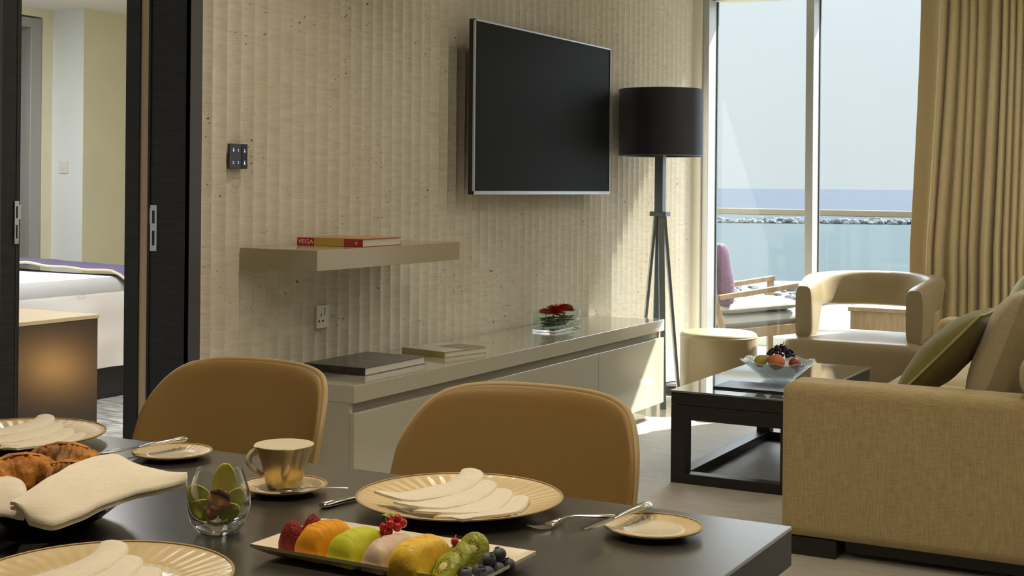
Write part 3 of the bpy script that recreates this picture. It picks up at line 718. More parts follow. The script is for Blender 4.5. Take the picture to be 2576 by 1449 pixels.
B().sphere((0, 0, 0), .027, 20, (1, 1, .9)).build('flesh', mat('plum_skin', (.32, .05, .04), .35), p2); B().tube([(0, 0, .022), (0, .002, .030)], .0015, 6).build('stem', 'dark_wood2', p2)
p3 = thing('pear', 'yellow pear at the left in the glass fruit bowl', 'fruit', (BX - .066, BY - .045, BZ + .086))
B().lathe([(0, -.028), (.018, -.024), (.027, -.008), (.025, .01), (.014, .032), (.009, .042), (0, .045)], 24, M=Matrix.Rotation(1.1, 3, 'Y')).build('flesh', mat('pear_skin', (.50, .40, .08), .45, var=.15, vs=20), p3)
B().tube([(.038, 0, .020), (.050, 0, .028)], .0015, 6).build('stem', 'dark_wood2', p3)
gp = thing('grape_bunch', 'bunch of black grapes on top of the glass fruit bowl', 'fruit', (BX + .012, BY + .005, BZ + .10))
random.seed(3); gr = mat('black_grape_skin', (.012, .010, .018), .3, var=.3, vs=40); cen = []
while len(cen) < 62:
    a = random.uniform(0, 2 * PI); t = random.random(); p = Vector((.062 * math.cos(a) * math.sqrt(t), .05 * math.sin(a) * math.sqrt(t), 0)); p.z = .045 * (1 - t) * random.uniform(.55, 1) + .012
    if all((p - q_).length > .0105 for q_ in cen): cen.append(p)
for p in cen: B().sphere(tuple(p), .0082, 10).build('grape', gr, gp)
B().tube([(0, 0, .02), (.004, .003, .05), (.01, .004, .072)], .002, 6).build('stem', mat('grape_stem', (.20, .16, .06), .7), gp)
# ------------------------------------------------------------------ sofa
sf = thing('sofa', 'large oatmeal linen sofa with dark block feet', 'sofa', (0, 0, .008))
SX0, SX1, SY0, SY1 = -1.395, -.25, 4.48, 7.30
def soft(b0, name, m, par, r=.035, sg=5): return b0.build(name, m, par, bev=r, seg=sg)
for y0 in (SY0, SY1 - .20): soft(B().box(SX0, SX1, y0, y0 + .20, .062, .585), 'arm', 'sofa', sf, .04, 6)
soft(B().box(SX0 + .01, SX1 - .02, SY0 + .19, SY1 - .19, .062, .30), 'base', 'sofa', sf, .015)
soft(B().box(-.44, SX1, SY0 + .19, SY1 - .19, .25, .74), 'backrest', 'sofa', sf, .05)
ym = (SY0 + SY1) / 2
for y0, y1 in ((SY0 + .202, ym - .002), (ym + .002, SY1 - .202)):
    def seatc(u, v, y0=y0, y1=y1):
        return (0, 0, 0)
    cb = B(); n1 = 14
    def top(u, v, sgn, y0=y0, y1=y1):
        x = SX0 + .015 + (.82) * u; y = y0 + (y1 - y0) * v; e_ = (1 - abs(2 * u - 1) ** 6) * (1 - abs(2 * v - 1) ** 6)
        return (x, y, .365 + sgn * (.03 + .045 * e_ ** .5))
    cb.grid(lambda u, v: top(u, v, 1), 20, 20); cb.grid(lambda u, v: top(u, v, -1), 20, 20, flip=True)
    o_ = 21 * 21; ring = [i * 21 for i in range(21)] + [20 * 21 + j_ for j_ in range(1, 21)] + [i * 21 + 20 for i in range(19, -1, -1)] + [j_ for j_ in range(19, 0, -1)]
    for k in range(len(ring)):
        a_, b_ = ring[k], ring[(k + 1) % len(ring)]; cb.f.append((b_, a_, a_ + o_, b_ + o_)); cb.mi.append(0)
    cb.build('seat_cushion', 'sofa', sf, ang=60)
for x0, y0 in ((SX0 + .02, SY0 + .02), (SX0 + .02, SY1 - .16), (SX1 - .2, SY0 + .02), (SX1 - .2, SY1 - .16)):
    B().box(x0, x0 + .17, y0, y0 + .12, .0008, .062).build('foot', 'dark_wood2', sf, bev=.002)
B().box(SX0 + .22, SX1 - .22, SY0 + .06, SY1 - .06, .02, .062).build('under_frame', 'black', sf)
def pillow(name, label, cat, w_, h_, t_, m, loc, R3, piping=None, group=None, puff=.55, seed=0):
    """w along local x, h along local z, thickness along y"""
    k = thing(name, label, cat, loc, 0, group); k.rotation_mode = 'XYZ'; k.rotation_euler = R3
    def pf_(u, v, s_):
        a_, c_ = 2 * u - 1, 2 * v - 1; e_ = max(0, (1 - a_ * a_) * (1 - c_ * c_)) ** puff
        pinch = 1 - .07 * (1 - abs(c_) ** 1.5) * abs(a_) ** 3; pz = 1 - .07 * (1 - abs(a_) ** 1.5) * abs(c_) ** 3
        wr = .006 * noise.noise(Vector((a_ * 2.5 + seed, c_ * 2.5, s_)))
        return (a_ * w_ / 2 * pinch, s_ * (t_ / 2 * e_ + wr * e_), c_ * h_ / 2 * pz)
    q_ = B(); q_.grid(lambda u, v: pf_(u, v, 1), 28, 28); q_.grid(lambda u, v: pf_(u, v, -1), 28, 28, flip=True); q_.build('cushion_cover', m, k, ang=180)
    if piping:
        pts = [pf_(i / 24, 0, 0) for i in range(25)] + [pf_(1, i / 24, 0) for i in range(1, 25)] + [pf_(1 - i / 24, 1, 0) for i in range(1, 25)] + [pf_(0, 1 - i / 24, 0) for i in range(1, 25)]
        B().tube(pts, .0045, 6).build('piping', piping, k, ang=80)
    return k
# cushions lean against the sofa back (+x), faces turned to -x
pillow('throw_pillow', 'moss green pillow with olive piping leaning at the near end of sofa', 'pillow', .46, .44, .15, 'green', (-.945, 5.0, .665), (math.radians(43), 0, math.radians(90)), 'greenpipe')
pillow('back_cushion', 'big oatmeal back cushion leaning behind the green pillow', 'cushion', .62, .50, .22, 'sofa2', (-.735, 5.06, .675), (math.radians(20), 0, math.radians(90)), None, puff=.42, seed=4)
pillow('throw_pillow', 'pale green pillow at the top right behind the oatmeal cushion', 'pillow', .46, .48, .16, 'palegreen', (-.80, 5.78, .705), (math.radians(13), 0, math.radians(90)), 'piping', seed=9)
soft(B().box(-.632, SX1, SY0 - .024, SY0 + .235, .583, .735), 'back_corner', 'sofa2', sf, .065, 6)

# ------------------------------------------------------------------ curtain
cu_ = B()
def drape(u, v):
    z = .02 + (CEIL - .03) * v
    xl = -1.722 - .052 * max(0, min(1, (2.3 - z) / 1.4)) ** 1.3
    xr = -.25
    # first 8% of u is the flat leading panel, the rest is pleated
    if u < .07:
        t = u / .07; x = xl + .125 * t; y = .05 * math.sin(t * PI * .9) - .03 * t
    else:
        t = (u - .07) / .93; x0 = xl + .125; x = x0 + (xr - x0) * t
        ph = t * 27 + .35 * math.sin(t * 14 + 1) + .22 * math.sin(t * 38 + v * 1.5)
        amp = (.030 + .014 * math.sin(t * 23 + 2)) * (.8 + .35 * (1 - v))
        y = -.02 + amp * math.sin(ph * 2 * PI + .5 * (1 - v) * math.sin(t * 50)) + .012 * math.sin(ph * 4 * PI + 1)
        x += .014 * math.sin(ph * 2 * PI * 1.0 + 1.2) * (1 - .2 * v)
        sk = .10 * (1 - v) * math.exp(-((t - .05) / .10) ** 2); x -= sk * .3
    return (x, 8.22 + y, z)
cu_.grid(drape, 1200, 14)
cur = cu_.build('curtain', 'curtain', ang=80, solid=.003, recalc=False)
tag(cur, 'long bronze beige pleated curtain drawn to the right of the window', 'curtain')

# ------------------------------------------------------------------ dining table
TX0, TX1, TY0, TY1, TT = -2.50, -.590, 1.035, 1.958, .75
tb = thing('dining_table', 'dark charcoal dining table laid for breakfast', 'table', ((TX0 + TX1) / 2, (TY0 + TY1) / 2, 0))
hx, hy = (TX1 - TX0) / 2, (TY1 - TY0) / 2
B().box(-hx, hx, -hy, hy, TT - .006, TT).build('tabletop', 'table', tb, bev=.0012)
B().box(-hx + .0004, hx - .0004, -hy + .0004, hy - .0004, TT - .058, TT - .006).build('edge_apron', mat('charcoal_edge', (.040, .035, .030), .5, spec=.3), tb)
for sx in (-1, 1):
    B().box(sx * (hx - .35) - .05, sx * (hx - .35) + .05, -.3, .3, .0, TT - .058).build('leg', 'table', tb, bev=.003)

# chairs behind the table
def chair(label, loc, rz):
    k = thing('dining_chair', label, 'chair', loc, rz, None)
    # backrest shell: local x across, +y is away from the table, front face towards -y
    def shell(u, v, t):
        a_ = 2 * u - 1
        zt_ = .836 - .012 * abs(a_) ** 3; z0 = .40; z = z0 + (zt_ - z0) * v
        hw = .272 - .020 * v
        # rounded top corners
        if v > .70:
            q_ = (v - .70) / .30; hw *= (1 - (1 - math.sqrt(max(0, 1 - q_ ** 2 * .995))) * .31)
        x = hw * math.sin(a_ * 1.18) / math.sin(1.18)
        ax = math.asin(max(-1, min(1, x / .272 * math.sin(1.18))))
        y = -.14 * (1 - math.cos(ax)) / (1 - math.cos(1.18)) * .95 + .09 * (v - .3) + .02 * v * v
        return (x, y + t, z)
    nU, nV = 40, 26
    q_ = B(); th = .034
    def prof(u, v, side):
        e_ = min(1, min(u, 1 - u) / .05) ; e2 = min(1, (1 - v) / .06)
        k_ = math.sqrt(max(0, 1 - (1 - e_) ** 2)) * math.sqrt(max(0, 1 - (1 - e2) ** 2))
        return shell(u, v, side * th / 2 * (.35 + .65 * k_))
    q_.grid(lambda u, v: prof(u, math.sin(v * PI / 2), -1), nU, nV); q_.grid(lambda u, v: prof(u, math.sin(v * PI / 2), 1), nU, nV, flip=True)
    o_ = (nU + 1) * (nV + 1); b_ = nV + 1
    ring = [i * b_ for i in range(nU + 1)] + [nU * b_ + j_ for j_ in range(1, nV + 1)] + [i * b_ + nV for i in range(nU - 1, -1, -1)] + [j_ for j_ in range(nV - 1, 0, -1)]
    for i in range(len(ring)):
        p_, r_ = ring[i], ring[(i + 1) % len(ring)]; q_.f.append((r_, p_, p_ + o_, r_ + o_)); q_.mi.append(0)
    q_.build('backrest', 'leather', k, ang=70)
    # paler tube along the rim paints the light caught by the edge
    pts = []
    for i in range(1, nV): pts.append(Vector(shell(0, math.sin(i / nV * PI / 2), 0)))
    for i in range(nU + 1): pts.append(Vector(shell(i / nU, 1, 0)))
    for i in range(nV - 1, 0, -1): pts.append(Vector(shell(1, math.sin(i / nV * PI / 2), 0)))
    B().tube([p + Vector((0, .004, 0)) for p in pts], .0068, 8).build('edge_welt', 'piping', k, ang=80)
    ps = plan(.245, .47, .07, y0=-.47)
    extrude_plan(ps, [(.385, .02), (.395, .002), (.44, .0), (.462, .008), (.470, .03)]).build('seat', 'leather', k, ang=70)
    for sx in (-1, 1):
        for sy in (0, 1):
            B().tube([(sx * .19, -.09 - .30 * sy, .39), (sx * .215, -.045 - .39 * sy, 0)], [.017, .011], 12).build('leg', 'dark_wood2', k)
    return k
ch1 = chair('caramel leather chair at the left, nearer the bedroom door', (-1.960, 2.36, .0085), math.radians(-2))
ch2 = dup(ch1, (-1.243, 2.345, .0085), math.radians(1), 'caramel leather chair at the right, behind the fruit platter and large plate')

# ------------------------------------------------------------------ tableware
def plate(name, label, r, loc, rz=0, ribs=44, group=None, deep=1.0, cat='plate'):
    k = thing(name, label, cat, loc, rz, group)
    h = .022 * deep * (r / .16) ** .6
    ri = r * .60
    def fz(i, rr, z, a):
        q_ = 0
        if rr > ri * 1.04 and rr < r * .985 and i < 9: q_ = .0007 * (r / .16) ** .5 * math.cos(ribs * a)
        return rr, z + q_
    top = [(0, .006), (ri * .9, .006), (ri, .0075), (ri * 1.05, h * .45)]
    for i in range(5):
        t = (i + 1) / 5; top.append((ri * 1.05 + (r * .985 - ri * 1.05) * t, h * (.45 + .5 * t)))
    body = top + [(r, h), (r * .995, h - .0025), (ri * 1.1, h * .45 - .004), (r * .55, .0), (0, .0)]
    q_ = B(); n_ = 224; q_.lathe(body, n_, fz=fz)
    # material split: well = porcelain, rim = gold glaze
    mi = []; m_ = len(body) - 1
    for kk in range(n_):
        for i in range(m_): mi.append(1 if 3 <= i <= 9 else 0)
    q_.mi = mi + [0] * (len(q_.f) - len(mi))
    q_.build('dish', ['porcelain', 'goldrim'], k, ang=60)
    B().lathe([(r - .0015, h - .0012), (r + .0004, h - .0002), (r - .0012, h + .0010), (r - .003, h + .0002)], 120, close=True).build('rim_line', 'piping', k)
    return k
c1 = plate('charger_plate', 'large gold rimmed plate with folded napkin at the right seat', .160, (-1.067, 1.797, TT + .0005), group='large gold rimmed plates')
c2_ = dup(c1, (-2.052, 1.812, TT + .0005), 1, 'large gold rimmed plate with folded napkin at the far left seat')
c3 = dup(c1, (-1.222, 1.205, TT + .0005), 2, 'large gold rimmed plate with folded napkin at the bottom left of photo')
s1 = plate('side_plate', 'small gold rimmed plate under the butter knife near the table corner', .0715, (-.752, 1.815, TT + .0005), ribs=34, group='small gold rimmed plates', deep=.9)
s2 = dup(s1, (-1.718, 1.868, TT + .0005), 1, 'small gold rimmed plate under a knife in front of the left chair')

def napkin(label, loc, rz, seed):
    k = thing('napkin', label, 'napkin', loc, rz, 'folded napkins on the large plates')
    b_ = B(); L0, L1 = -.112, .098
    for i in range(4):
        xc = -.062 + .040 * i; wd = .052; top_end = L1 - .010 * i + (.006 if i == 0 else 0); bot = L0 - .006 * i
        def f(u, v, xc=xc, wd=wd, top_end=top_end, bot=bot, i=i):
            y = bot + (top_end - .016 * abs(2 * u - 1) ** 3 * (1 if u > .5 else .3) - bot) * v
            cv_ = -.028 * math.sin(PI * v) + .012 * v
            x = xc + wd * u + cv_ * -1 + .02 * (v - .5) * (1 - i * .25)
            rr = math.hypot(x + .002, y); zs = .0075 + max(0, min(1, (rr - .092) / .066)) * .0155
            z = zs + .0065 + .0062 * (3 - i) + .0045 * math.sin(PI * min(1, u * 1.05)) ** .8 * min(1, v * 2.5) + .006 * max(0, v - .75) * 4 * .3 + .0010 * noise.noise(Vector((x * 20, y * 14, seed)))
            e_ = min(u, 1 - u, v * 2, (1 - v) * 2); z -= .0025 * max(0, 1 - e_ / .06) ** 2
            return (x, y, z)
        b_.slab(f, 12, 26, .0038)
    b_.build('cloth', 'napkin', k, ang=50)
    return k
nz_ = TT + .0005
napkin('cream napkin folded in layers on the right seat plate', (-1.072, 1.797, nz_ - .002), math.radians(-6), 1)
napkin('cream napkin folded in layers on the far left plate', (-2.035, 1.812, nz_ - .002), math.radians(4), 5)
napkin('cream napkin folded in layers on the bottom left plate', (-1.225, 1.185, nz_ - .002), math.radians(4), 9)

# cup, saucer, spoon
sa = plate('saucer', 'gold saucer under the gold coffee cup', .0700, (-1.372, 1.752, TT + .0005), ribs=36, deep=.95, cat='saucer')
cupt = thing('coffee_cup', 'gold coffee cup with cream inside on its saucer', 'cup', (-1.372, 1.752, TT + .0075))
op = [(.0, .0), (.024, .0), (.027, .002), (.029, .006), (.0335, .024), (.0405, .048), (.0485, .068)]
cup_prof_out = op + [(.0492, .0695), (.0478, .0702)]
B().lathe(cup_prof_out + [(.0466, .0685), (.0470, .0683)], 72).build('outer_wall', 'gold', cupt, ang=60)
B().lathe([(.0478, .0703), (.0462, .068), (.0385, .048), (.032, .026), (.026, .008), (0, .006)], 72).build('inner_wall', 'porcelain', cupt, ang=60)
hd = []
for i in range(17):
    t = i / 16; a = PI * t
    hd.append((-.0445 + .010 * t - .020 * math.sin(a) ** .8 * (1 - .25 * t), 0, .060 - .042 * t))
hh = B().tube(hd, .0032, 8, flat=1.6).build('handle', 'porcelain', cupt, ang=80); 
cupt.rotation_euler = (0, 0, YAW)
def cutlery(kind, label, pts, cat, m='chrome', group=None):
    """pts: (start, end) in world, start = working end"""
    p, q_ = Vector(pts[0]), Vector(pts[1]); d = q_ - p; L = d.length
    k = bpy.data.objects.new(kind, None); col.objects.link(k); tag(k, label, cat, group)
    k.matrix_world = Matrix.Translation(p) @ d.to_track_quat('X', 'Z').to_matrix().to_4x4()
    b_ = B(); hb = B()
    if 'knife' in kind:
        n_ = 16
        def bl(u, v):
            x = L * .46 * u; wd = .0095 * math.sin(PI * min(1, .08 + u * .75)) ** .5
            return (x, (v - .35) * 2 * wd * .85, .0025 + .0006 * math.sin(PI * v))
        b_.slab(bl, n_, 6, .0014); b_.build('blade', m, k, ang=50)
        hb.tube([(L * .44, 0, .002), (L * .50, 0, .0028), (L * .56, 0, .0038), (L * .8, 0, .0045), (L * .97, 0, .0046), (L, 0, .0046)], [.003, .0045, .0062, .0085, .0098, .007], 12, flat=.55).build('handle', m, k, ang=60)
    elif kind == 'fork':
        def pr(x): return .004 + .010 * math.exp(-((x / L - .34) / .14) ** 2) - .003
        for j_ in range(4):
            y = (j_ - 1.5) * .0053
            b_.tube([(0, y * .85, .0065), (L * .08, y, .003), (L * .2, y, .0015), (L * .24, y * .95, .003)], [.0006, .0012, .0014, .0014], 6)
        def pal(u, v):
            x = L * (.22 + .14 * u); wd = .0105 * (1 - u ** 2 * .72); return (x, (v - .5) * 2 * wd, .0022 + .012 * u * u * .6 + .001 * (2 * v - 1) ** 2 * 3)
        b_.slab(pal, 8, 6, .0014); b_.build('tines', m, k, ang=50)
        hb.tube([(L * .34, 0, .0085), (L * .42, 0, .0125), (L * .52, 0, .0125), (L * .75, 0, .0075), (L * .95, 0, .0035), (L, 0, .003)], [.003, .0028, .0030, .0058, .0085, .005], 12, flat=.4).build('handle', m, k, ang=60)
    else:
        b_.sphere((L * .16, 0, .004), L * .17, 16, (1, .62, .12)); b_.build('spoon_bowl', m, k)
        hb.tube([(L * .30, 0, .004), (L * .45, 0, .006), (L * .8, 0, .005), (L, 0, .0035)], [.0018, .0018, .0028, .0034], 10, flat=.5).build('handle', m, k, ang=60)
    return k
cutlery('teaspoon', 'small teaspoon resting on the gold saucer', ((-1.345, 1.700, TT + .012), (-1.238, 1.742, TT + .020)), 'spoon')
cutlery('table_knife', 'steel knife handle sticking out beside the right seat plate', ((-1.225, 1.842, TT + .0005), (-1.250, 1.690, TT + .0005)), 'knife')
cutlery('butter_knife', 'steel butter knife resting on the small plate near the table corner', ((-.808, 1.700, TT + .021), (-.785, 1.878, TT + .021)), 'knife', group='butter knives on the small plates')
cutlery('butter_knife', 'steel butter knife resting on the small plate before the left chair', ((-1.766, 1.742, TT + .021), (-1.730, 1.915, TT + .021)), 'knife', group='butter knives on the small plates')
cutlery('fork', 'steel fork between the right large plate and small plate', ((-.912, 1.735, TT + .0005), (-.838, 1.868, TT + .0005)), 'fork')
cutlery('fork', 'steel fork beside the butter knife before the left chair', ((-1.835, 1.760, TT + .0005), (-1.775, 1.895, TT + .0005)), 'fork')

# glass with orchid
gv = thing('stemless_glass', 'round stemless clear glass holding a green orchid', 'glass', (-1.292, 1.502, TT + .0005))
B().lathe([(0, .0008), (.0235, .0006), (.0285, .0035), (.0350, .0105), (.030, .0118), (.015, .0108), (0, .0104)], 60).build('thick_base', 'solidglass', gv, ang=60)
og = [(.0, .0), (.024, -.0002), (.0295, .003), (.040, .017), (.0445, .032), (.0455, .043), (.0430, .058), (.037, .077), (.0325, .0895)]
ig = [(.0322, .0912), (.0314, .0905), (.0360, .0765), (.0418, .058), (.0442, .043), (.0432, .033), (.0375, .0215), (.022, .0155), (.0, .0145)]
B().lathe(og + ig, 80).build('bowl', 'glassware', gv, ang=70)
oc = thing('orchid_bloom', 'green orchid with brown and pink lip inside the round glass', 'flower', (-1.292, 1.502, TT + .014), YAW)
oc.scale = (1.22, 1.15, 1.3)
og1 = mat('orchid_green', (.56, .66, .13), .5, c2=(.66, .66, .14), vs=40); op1 = mat('orchid_pink', (.72, .42, .20), .5, c2=(.50, .16, .14), vs=70); ob1 = mat('orchid_brown', (.10, .02, .02), .5)
def petal(L, wd, ln, tilt, az, base, m, name, cup=.25):
    M = Matrix.Translation(base) @ Matrix.Rotation(az, 4, 'Y') @ Matrix.Rotation(tilt, 4, 'X')
    def f(u, v, s_=0):
        a_ = 2 * u - 1; wv = wd * math.sin(PI * (.06 + .90 * v)) ** .65
        return M @ Vector((a_ * wv, -cup * wv * (a_ * a_) - .15 * L * v * v, L * v))
    return B().grid(lambda u, v: tuple(f(u, v)), 10, 14).build(name, m, oc, ang=180, solid=.0012, recalc=False)
# local frame: x = picture right, y = away from the camera, z up
petal(.046, .0145, 0, .05, .10, (.004, .006, .020), og1, 'petal'); petal(.040, .0135, 0, .1, -.60, (-.010, .0, .010), og1, 'petal')
petal(.036, .011, 0, .1, .62, (.008, .0, .010), og1, 'petal'); petal(.034, .012, 0, .25, -1.15, (.0, -.006, .010), og1, 'petal'); petal(.030, .010, 0, .2, 1.2, (.0, -.004, .009), og1, 'petal')
B().sphere((.002, -.012, .026), .0125, 18, (1.1, .8, 1), nz=.25, nf=2.5).sphere((-.006, -.012, .014), .008, 14, nz=.2).build('lip', op1, oc)
B().tube([(-.006, -.019, .037), (.004, -.021, .038), (.013, -.018, .033), (.015, -.016, .027)], [.002, .0035, .0035, .0015], 8).build('lip_edge', ob1, oc)
B().tube([(-.012, -.014, .010), (-.009, -.016, .004), (.0, -.014, .001), (.016, -.006, .006), (.026, .0, .016)], .0018, 6).build('stem', og1, oc)

# serving platter with fruit
FX, FY, FZ = -.993, 1.499, TT + .0005
pt = thing('serving_platter', 'long rectangular ivory platter of sliced fruit', 'platter', (FX, FY, FZ))
px_, py_ = .173, .081
def plat(u, v):
    a_, c_ = 2 * u - 1, 2 * v - 1; m_ = max(abs(a_) , abs(c_)); edge = max((abs(a_) * px_ - (px_ - .026)) / .026, (abs(c_) * py_ - (py_ - .022)) / .022, 0)
    return (a_ * px_, c_ * py_, .006 + .013 * min(1, edge) ** 1.3)
B().slab(plat, 70, 34, .0045).build('dish', 'white_dish', pt, ang=50)
B().box(-.13, .13, -.045, .045, 0, .004).build('foot', 'white_dish', pt)
FB = FZ + .0062
def fruit_thing(name, label, loc, rz=0, group=None, cat='fruit'): return thing(name, label, cat, loc, rz, group)
sbm = mat('strawberry_skin', (.26, .018, .012), .5, spec=.3, c2=(.13, .012, .01), vs=60, bump=.4, bs=260)
for i, (x, y, h, lb) in enumerate(((-1.121, 1.452, .044, 'strawberry standing at the front left end of the platter'), (-1.110, 1.482, .047, 'strawberry standing behind the other one on the platter'))):
    k = fruit_thing('strawberry', lb, (x, y, FB), .5 * i, 'strawberries on the platter')
    B().lathe([(0, 0), (.013, .0), (.0185, .006), (.0185, .014), (.0150, .027), (.0095, .038), (.004, h - .002), (0, h)], 28, fz=lambda i_, r, z, a: (r * (1 + .07 * math.cos(a * 2) + .03 * math.cos(3 * a + 1)), z)).build('flesh', sbm, k, ang=80)
    B().cyl((0, 0, -.0002), .006, .0012, 10).build('cut_base', mat('strawberry_cut_%d' % i, (.6, .2, .15), .6), k)
def mound(name, label, x, y, wx, wy, h, n, m, seed, rz=0):
    k = fruit_thing(name, label, (x, y, FB), rz)
    def f(u, v):
        # u along y (slices), v across profile
        a_ = PI * v; s_ = (u * n) % 1; ksl = 1 - .022 * s_ if u < 1 else .978
        ends = (1 - abs(2 * u - 1) ** 3.5) ** .45 if 0 < u < 1 else .0
        r = ksl * (.25 + .75 * ends)
        xx = -math.copysign(abs(math.cos(a_)) ** .75, math.cos(a_)) * wx / 2 * (.85 + .15 * ends); zz = math.sin(a_) ** .7 * h * r
        nn = 1 + .05 * noise.noise(Vector((xx * 60 + seed, u * 5, zz * 60)))
        return (xx * nn, (u - .5) * wy * (1 - .10 * math.sin(a_) * (1 if u > .5 else .0)) + .006 * math.sin(a_) * (u - .5), zz * nn)
    b_ = B(); b_.grid(f, 64, 22)
    b_.f.append(tuple(range(23))); b_.mi.append(0); b_.f.append(tuple(64 * 23 + i for i in range(23))[::-1]); b_.mi.append(0)
    bf = [i * 23 for i in range(65)] + [i * 23 + 22 for i in range(64, -1, -1)]; b_.f.append(tuple(bf)); b_.mi.append(0)
    b_.build('slices', m, k, ang=32); return k
mound('sliced_mango', 'orange sliced mango beside the strawberries on the platter', -1.076, 1.466, .052, .074, .045, 9, mat('mango_flesh', (.78, .33, .015), .55, spec=.25, var=.12, vs=25), 1, -.15)
mound('sliced_melon', 'yellow green sliced melon between the mango and white fruit', -1.022, 1.464, .052, .076, .042, 6, mat('melon_flesh', (.60, .60, .03), .5, spec=.3, c2=(.48, .50, .03), vs=12), 2, -.15)
mound('sliced_apple', 'pinkish white sliced fruit in the middle of the platter', -.969, 1.464, .042, .080, .040, 5, mat('white_fruit_flesh', (.66, .52, .36), .45, c2=(.60, .42, .34), vs=35), 3, -.15)
mound('sliced_pineapple', 'yellow sliced pineapple right of the white fruit', -.921, 1.458, .052, .082, .046, 7, mat('pineapple_flesh', (.80, .55, .05), .4, c2=(.74, .42, .03), vs=45, bump=.15, bs=120), 4, -.15)
kw = mat('kiwi_flesh', (.34, .36, .05), .35, c2=(.25, .28, .03), vs=50, bump=.3, bs=120); kcn = mat('kiwi_core', (.66, .58, .24), .5); ksd = mat('kiwi_seed', (.02, .015, .01), .5)
for i, (x, y, z, tl, az, lb) in enumerate(((-.876, 1.512, .023, 1.15, .25, 'kiwi slice standing at the back of the platter'), (-.880, 1.478, .019, .95, -.1, 'kiwi slice in the middle beside the blueberries'), (-.879, 1.447, .015, .80, -.15, 'kiwi slice in front beside the blueberries'))):
    k = fruit_thing('kiwi_slice', lb, (x, y, FB + z), az, 'kiwi slices on the platter'); k.rotation_euler = (tl, 0, az - .3)
    B().lathe([(0, -.004), (.0205, -.004), (.0225, -.002), (.0225, .002), (.0205, .004), (0, .004)], 36).build('flesh', kw, k, ang=50)
    B().sphere((0, 0, .004), .0062, 14, (1.2, .9, .15)).build('core', kcn, k)
    q_ = B()
    for s_ in range(22): a = 2 * PI * s_ / 22; rr = .0095 + .002 * (s_ % 2); q_.sphere((rr * math.cos(a), rr * math.sin(a), .0041), .0008, 6)
    q_.build('seeds', ksd, k)
bm_ = mat('blueberry_skin', (.040, .042, .060), .5, c2=(.10, .10, .13), vs=60)
bpos = [(-.853, 1.452, 0, 'front'), (-.846, 1.475, 0, 'second from the front left'), (-.832, 1.470, 0, 'second row left'), (-.849, 1.500, 0, 'middle left'), (-.829, 1.492, 0, 'middle right'), (-.843, 1.520, .0, 'back left'),
        (-.826, 1.515, 0, 'back right'), (-.838, 1.485, .013, 'topmost'), (-.836, 1.508, .014, 'upper back')]
b0_ = None
for i, (x, y, z, lb) in enumerate(bpos):
    lab = 'blueberry at the right end of the platter, ' + lb + ' of the heap'
    x = x + .0
    if b0_ is None:
        b0_ = fruit_thing('blueberry', lab, (x, y, FB + .0092 + z), 0, 'blueberries on the platter')
        B().sphere((0, 0, 0), .0095, 20, (1, 1, .9)).build('berry', bm_, b0_)
        B().lathe([(.0018, .0075), (.0036, .0093), (.0030, .0096), (.0014, .0078)], 12, close=True).build('calyx', bm_, b0_)
    else: q_ = dup(b0_, (x, y, FB + .0092 + z), i * 1.3, lab); q_.rotation_euler = (.5 * math.sin(i * 2.1), .5 * math.cos(i * 1.7), i)
cr_ = thing('redcurrant_sprig', 'sprig of redcurrants with green leaves on top of the fruit', 'fruit', (-.988, 1.492, FB + .040))
crm = mat('redcurrant_skin', (.45, .01, .02), .15, coat=.5)
for i, (x, y, z) in enumerate(((-.010, -.006, .002), (.0, -.010, -.002), (.010, -.004, .004), (-.006, .002, .012), (.006, .003, .013), (.013, .004, .008), (.003, -.010, .008), (.001, -.013, -.010), (-.012, -.002, -.004))):
    B().sphere((x, y, z), .0062, 16).build('berry', crm, cr_)
lf_ = B()
for az, L in ((2.6, .022), (3.4, .018), (.6, .014), (1.5, .014)):
    M = Matrix.Rotation(az, 3, 'Z')
    lf_.slab(lambda u, v, M=M, L=L: tuple(M @ Vector((L * v, (u - .5) * .011 * math.sin(PI * (.08 + .9 * v)), .012 + .006 * math.sin(v * 2.5)))), 5, 8, .0006)
lf_.build('leaf', mat('currant_leaf', (.22, .34, .04), .5), cr_)
B().tube([(-.002, 0, -.012), (.0, 0, .004), (.002, .001, .014)], .001, 6).build('stem', og1, cr_)
cs = thing('redcurrant', 'single red currant beside the kiwi slices on the platter', 'fruit', (-.891, 1.490, FB + .036))
B().sphere((0, 0, 0), .0055, 14).build('berry', crm, cs); B().tube([(0, 0, .005), (.001, .001, .009)], .0007, 5).build('stem', og1, cs)

# bread bowl with napkin and pastries
bb_ = thing('bread_bowl', 'black bread bowl lined with a cream napkin at the left', 'bowl', (-1.545, 1.425, TT + .0005))
B().lathe([(0, 0), (.055, 0), (.075, .006), (.105, .030), (.122, .056), (.119, .058), (.100, .036), (.070, .012), (0, .008)], 72).build('bowl', mat('black_glaze', (.02, .02, .025), .15, coat=.5), bb_, ang=60)
def sheet_pts(top, bot, bulge):
    def f(u, v):
        def cr(L, t):
            n = len(L) - 1; k = min(n - 1, int(t * n)); q = t * n - k
            p0, p1, p2, p3 = (Vector(L[max(0, min(n, k + j))]) for j in (-1, 0, 1, 2))
            return .5 * ((2 * p1) + (-p0 + p2) * q + (2 * p0 - 5 * p1 + 4 * p2 - p3) * q * q + (-p0 + 3 * p1 - 3 * p2 + p3) * q ** 3)
        p = cr(top, u).lerp(cr(bot, u), v); p = Vector(p); p.z += bulge * math.sin(PI * v) + .002 * noise.noise(p * 25)
        return tuple(p)
    return f
bn = thing('bread_napkin', 'cream napkin folded over the edge of the black bread bowl', 'napkin', (0, 0, 0))
top = [(-1.440, 1.258, .825), (-1.447, 1.324, .842), (-1.468, 1.406, .850), (-1.463, 1.466, .850), (-1.441, 1.484, .838), (-1.410, 1.500, .828), (-1.375, 1.525, .818)]
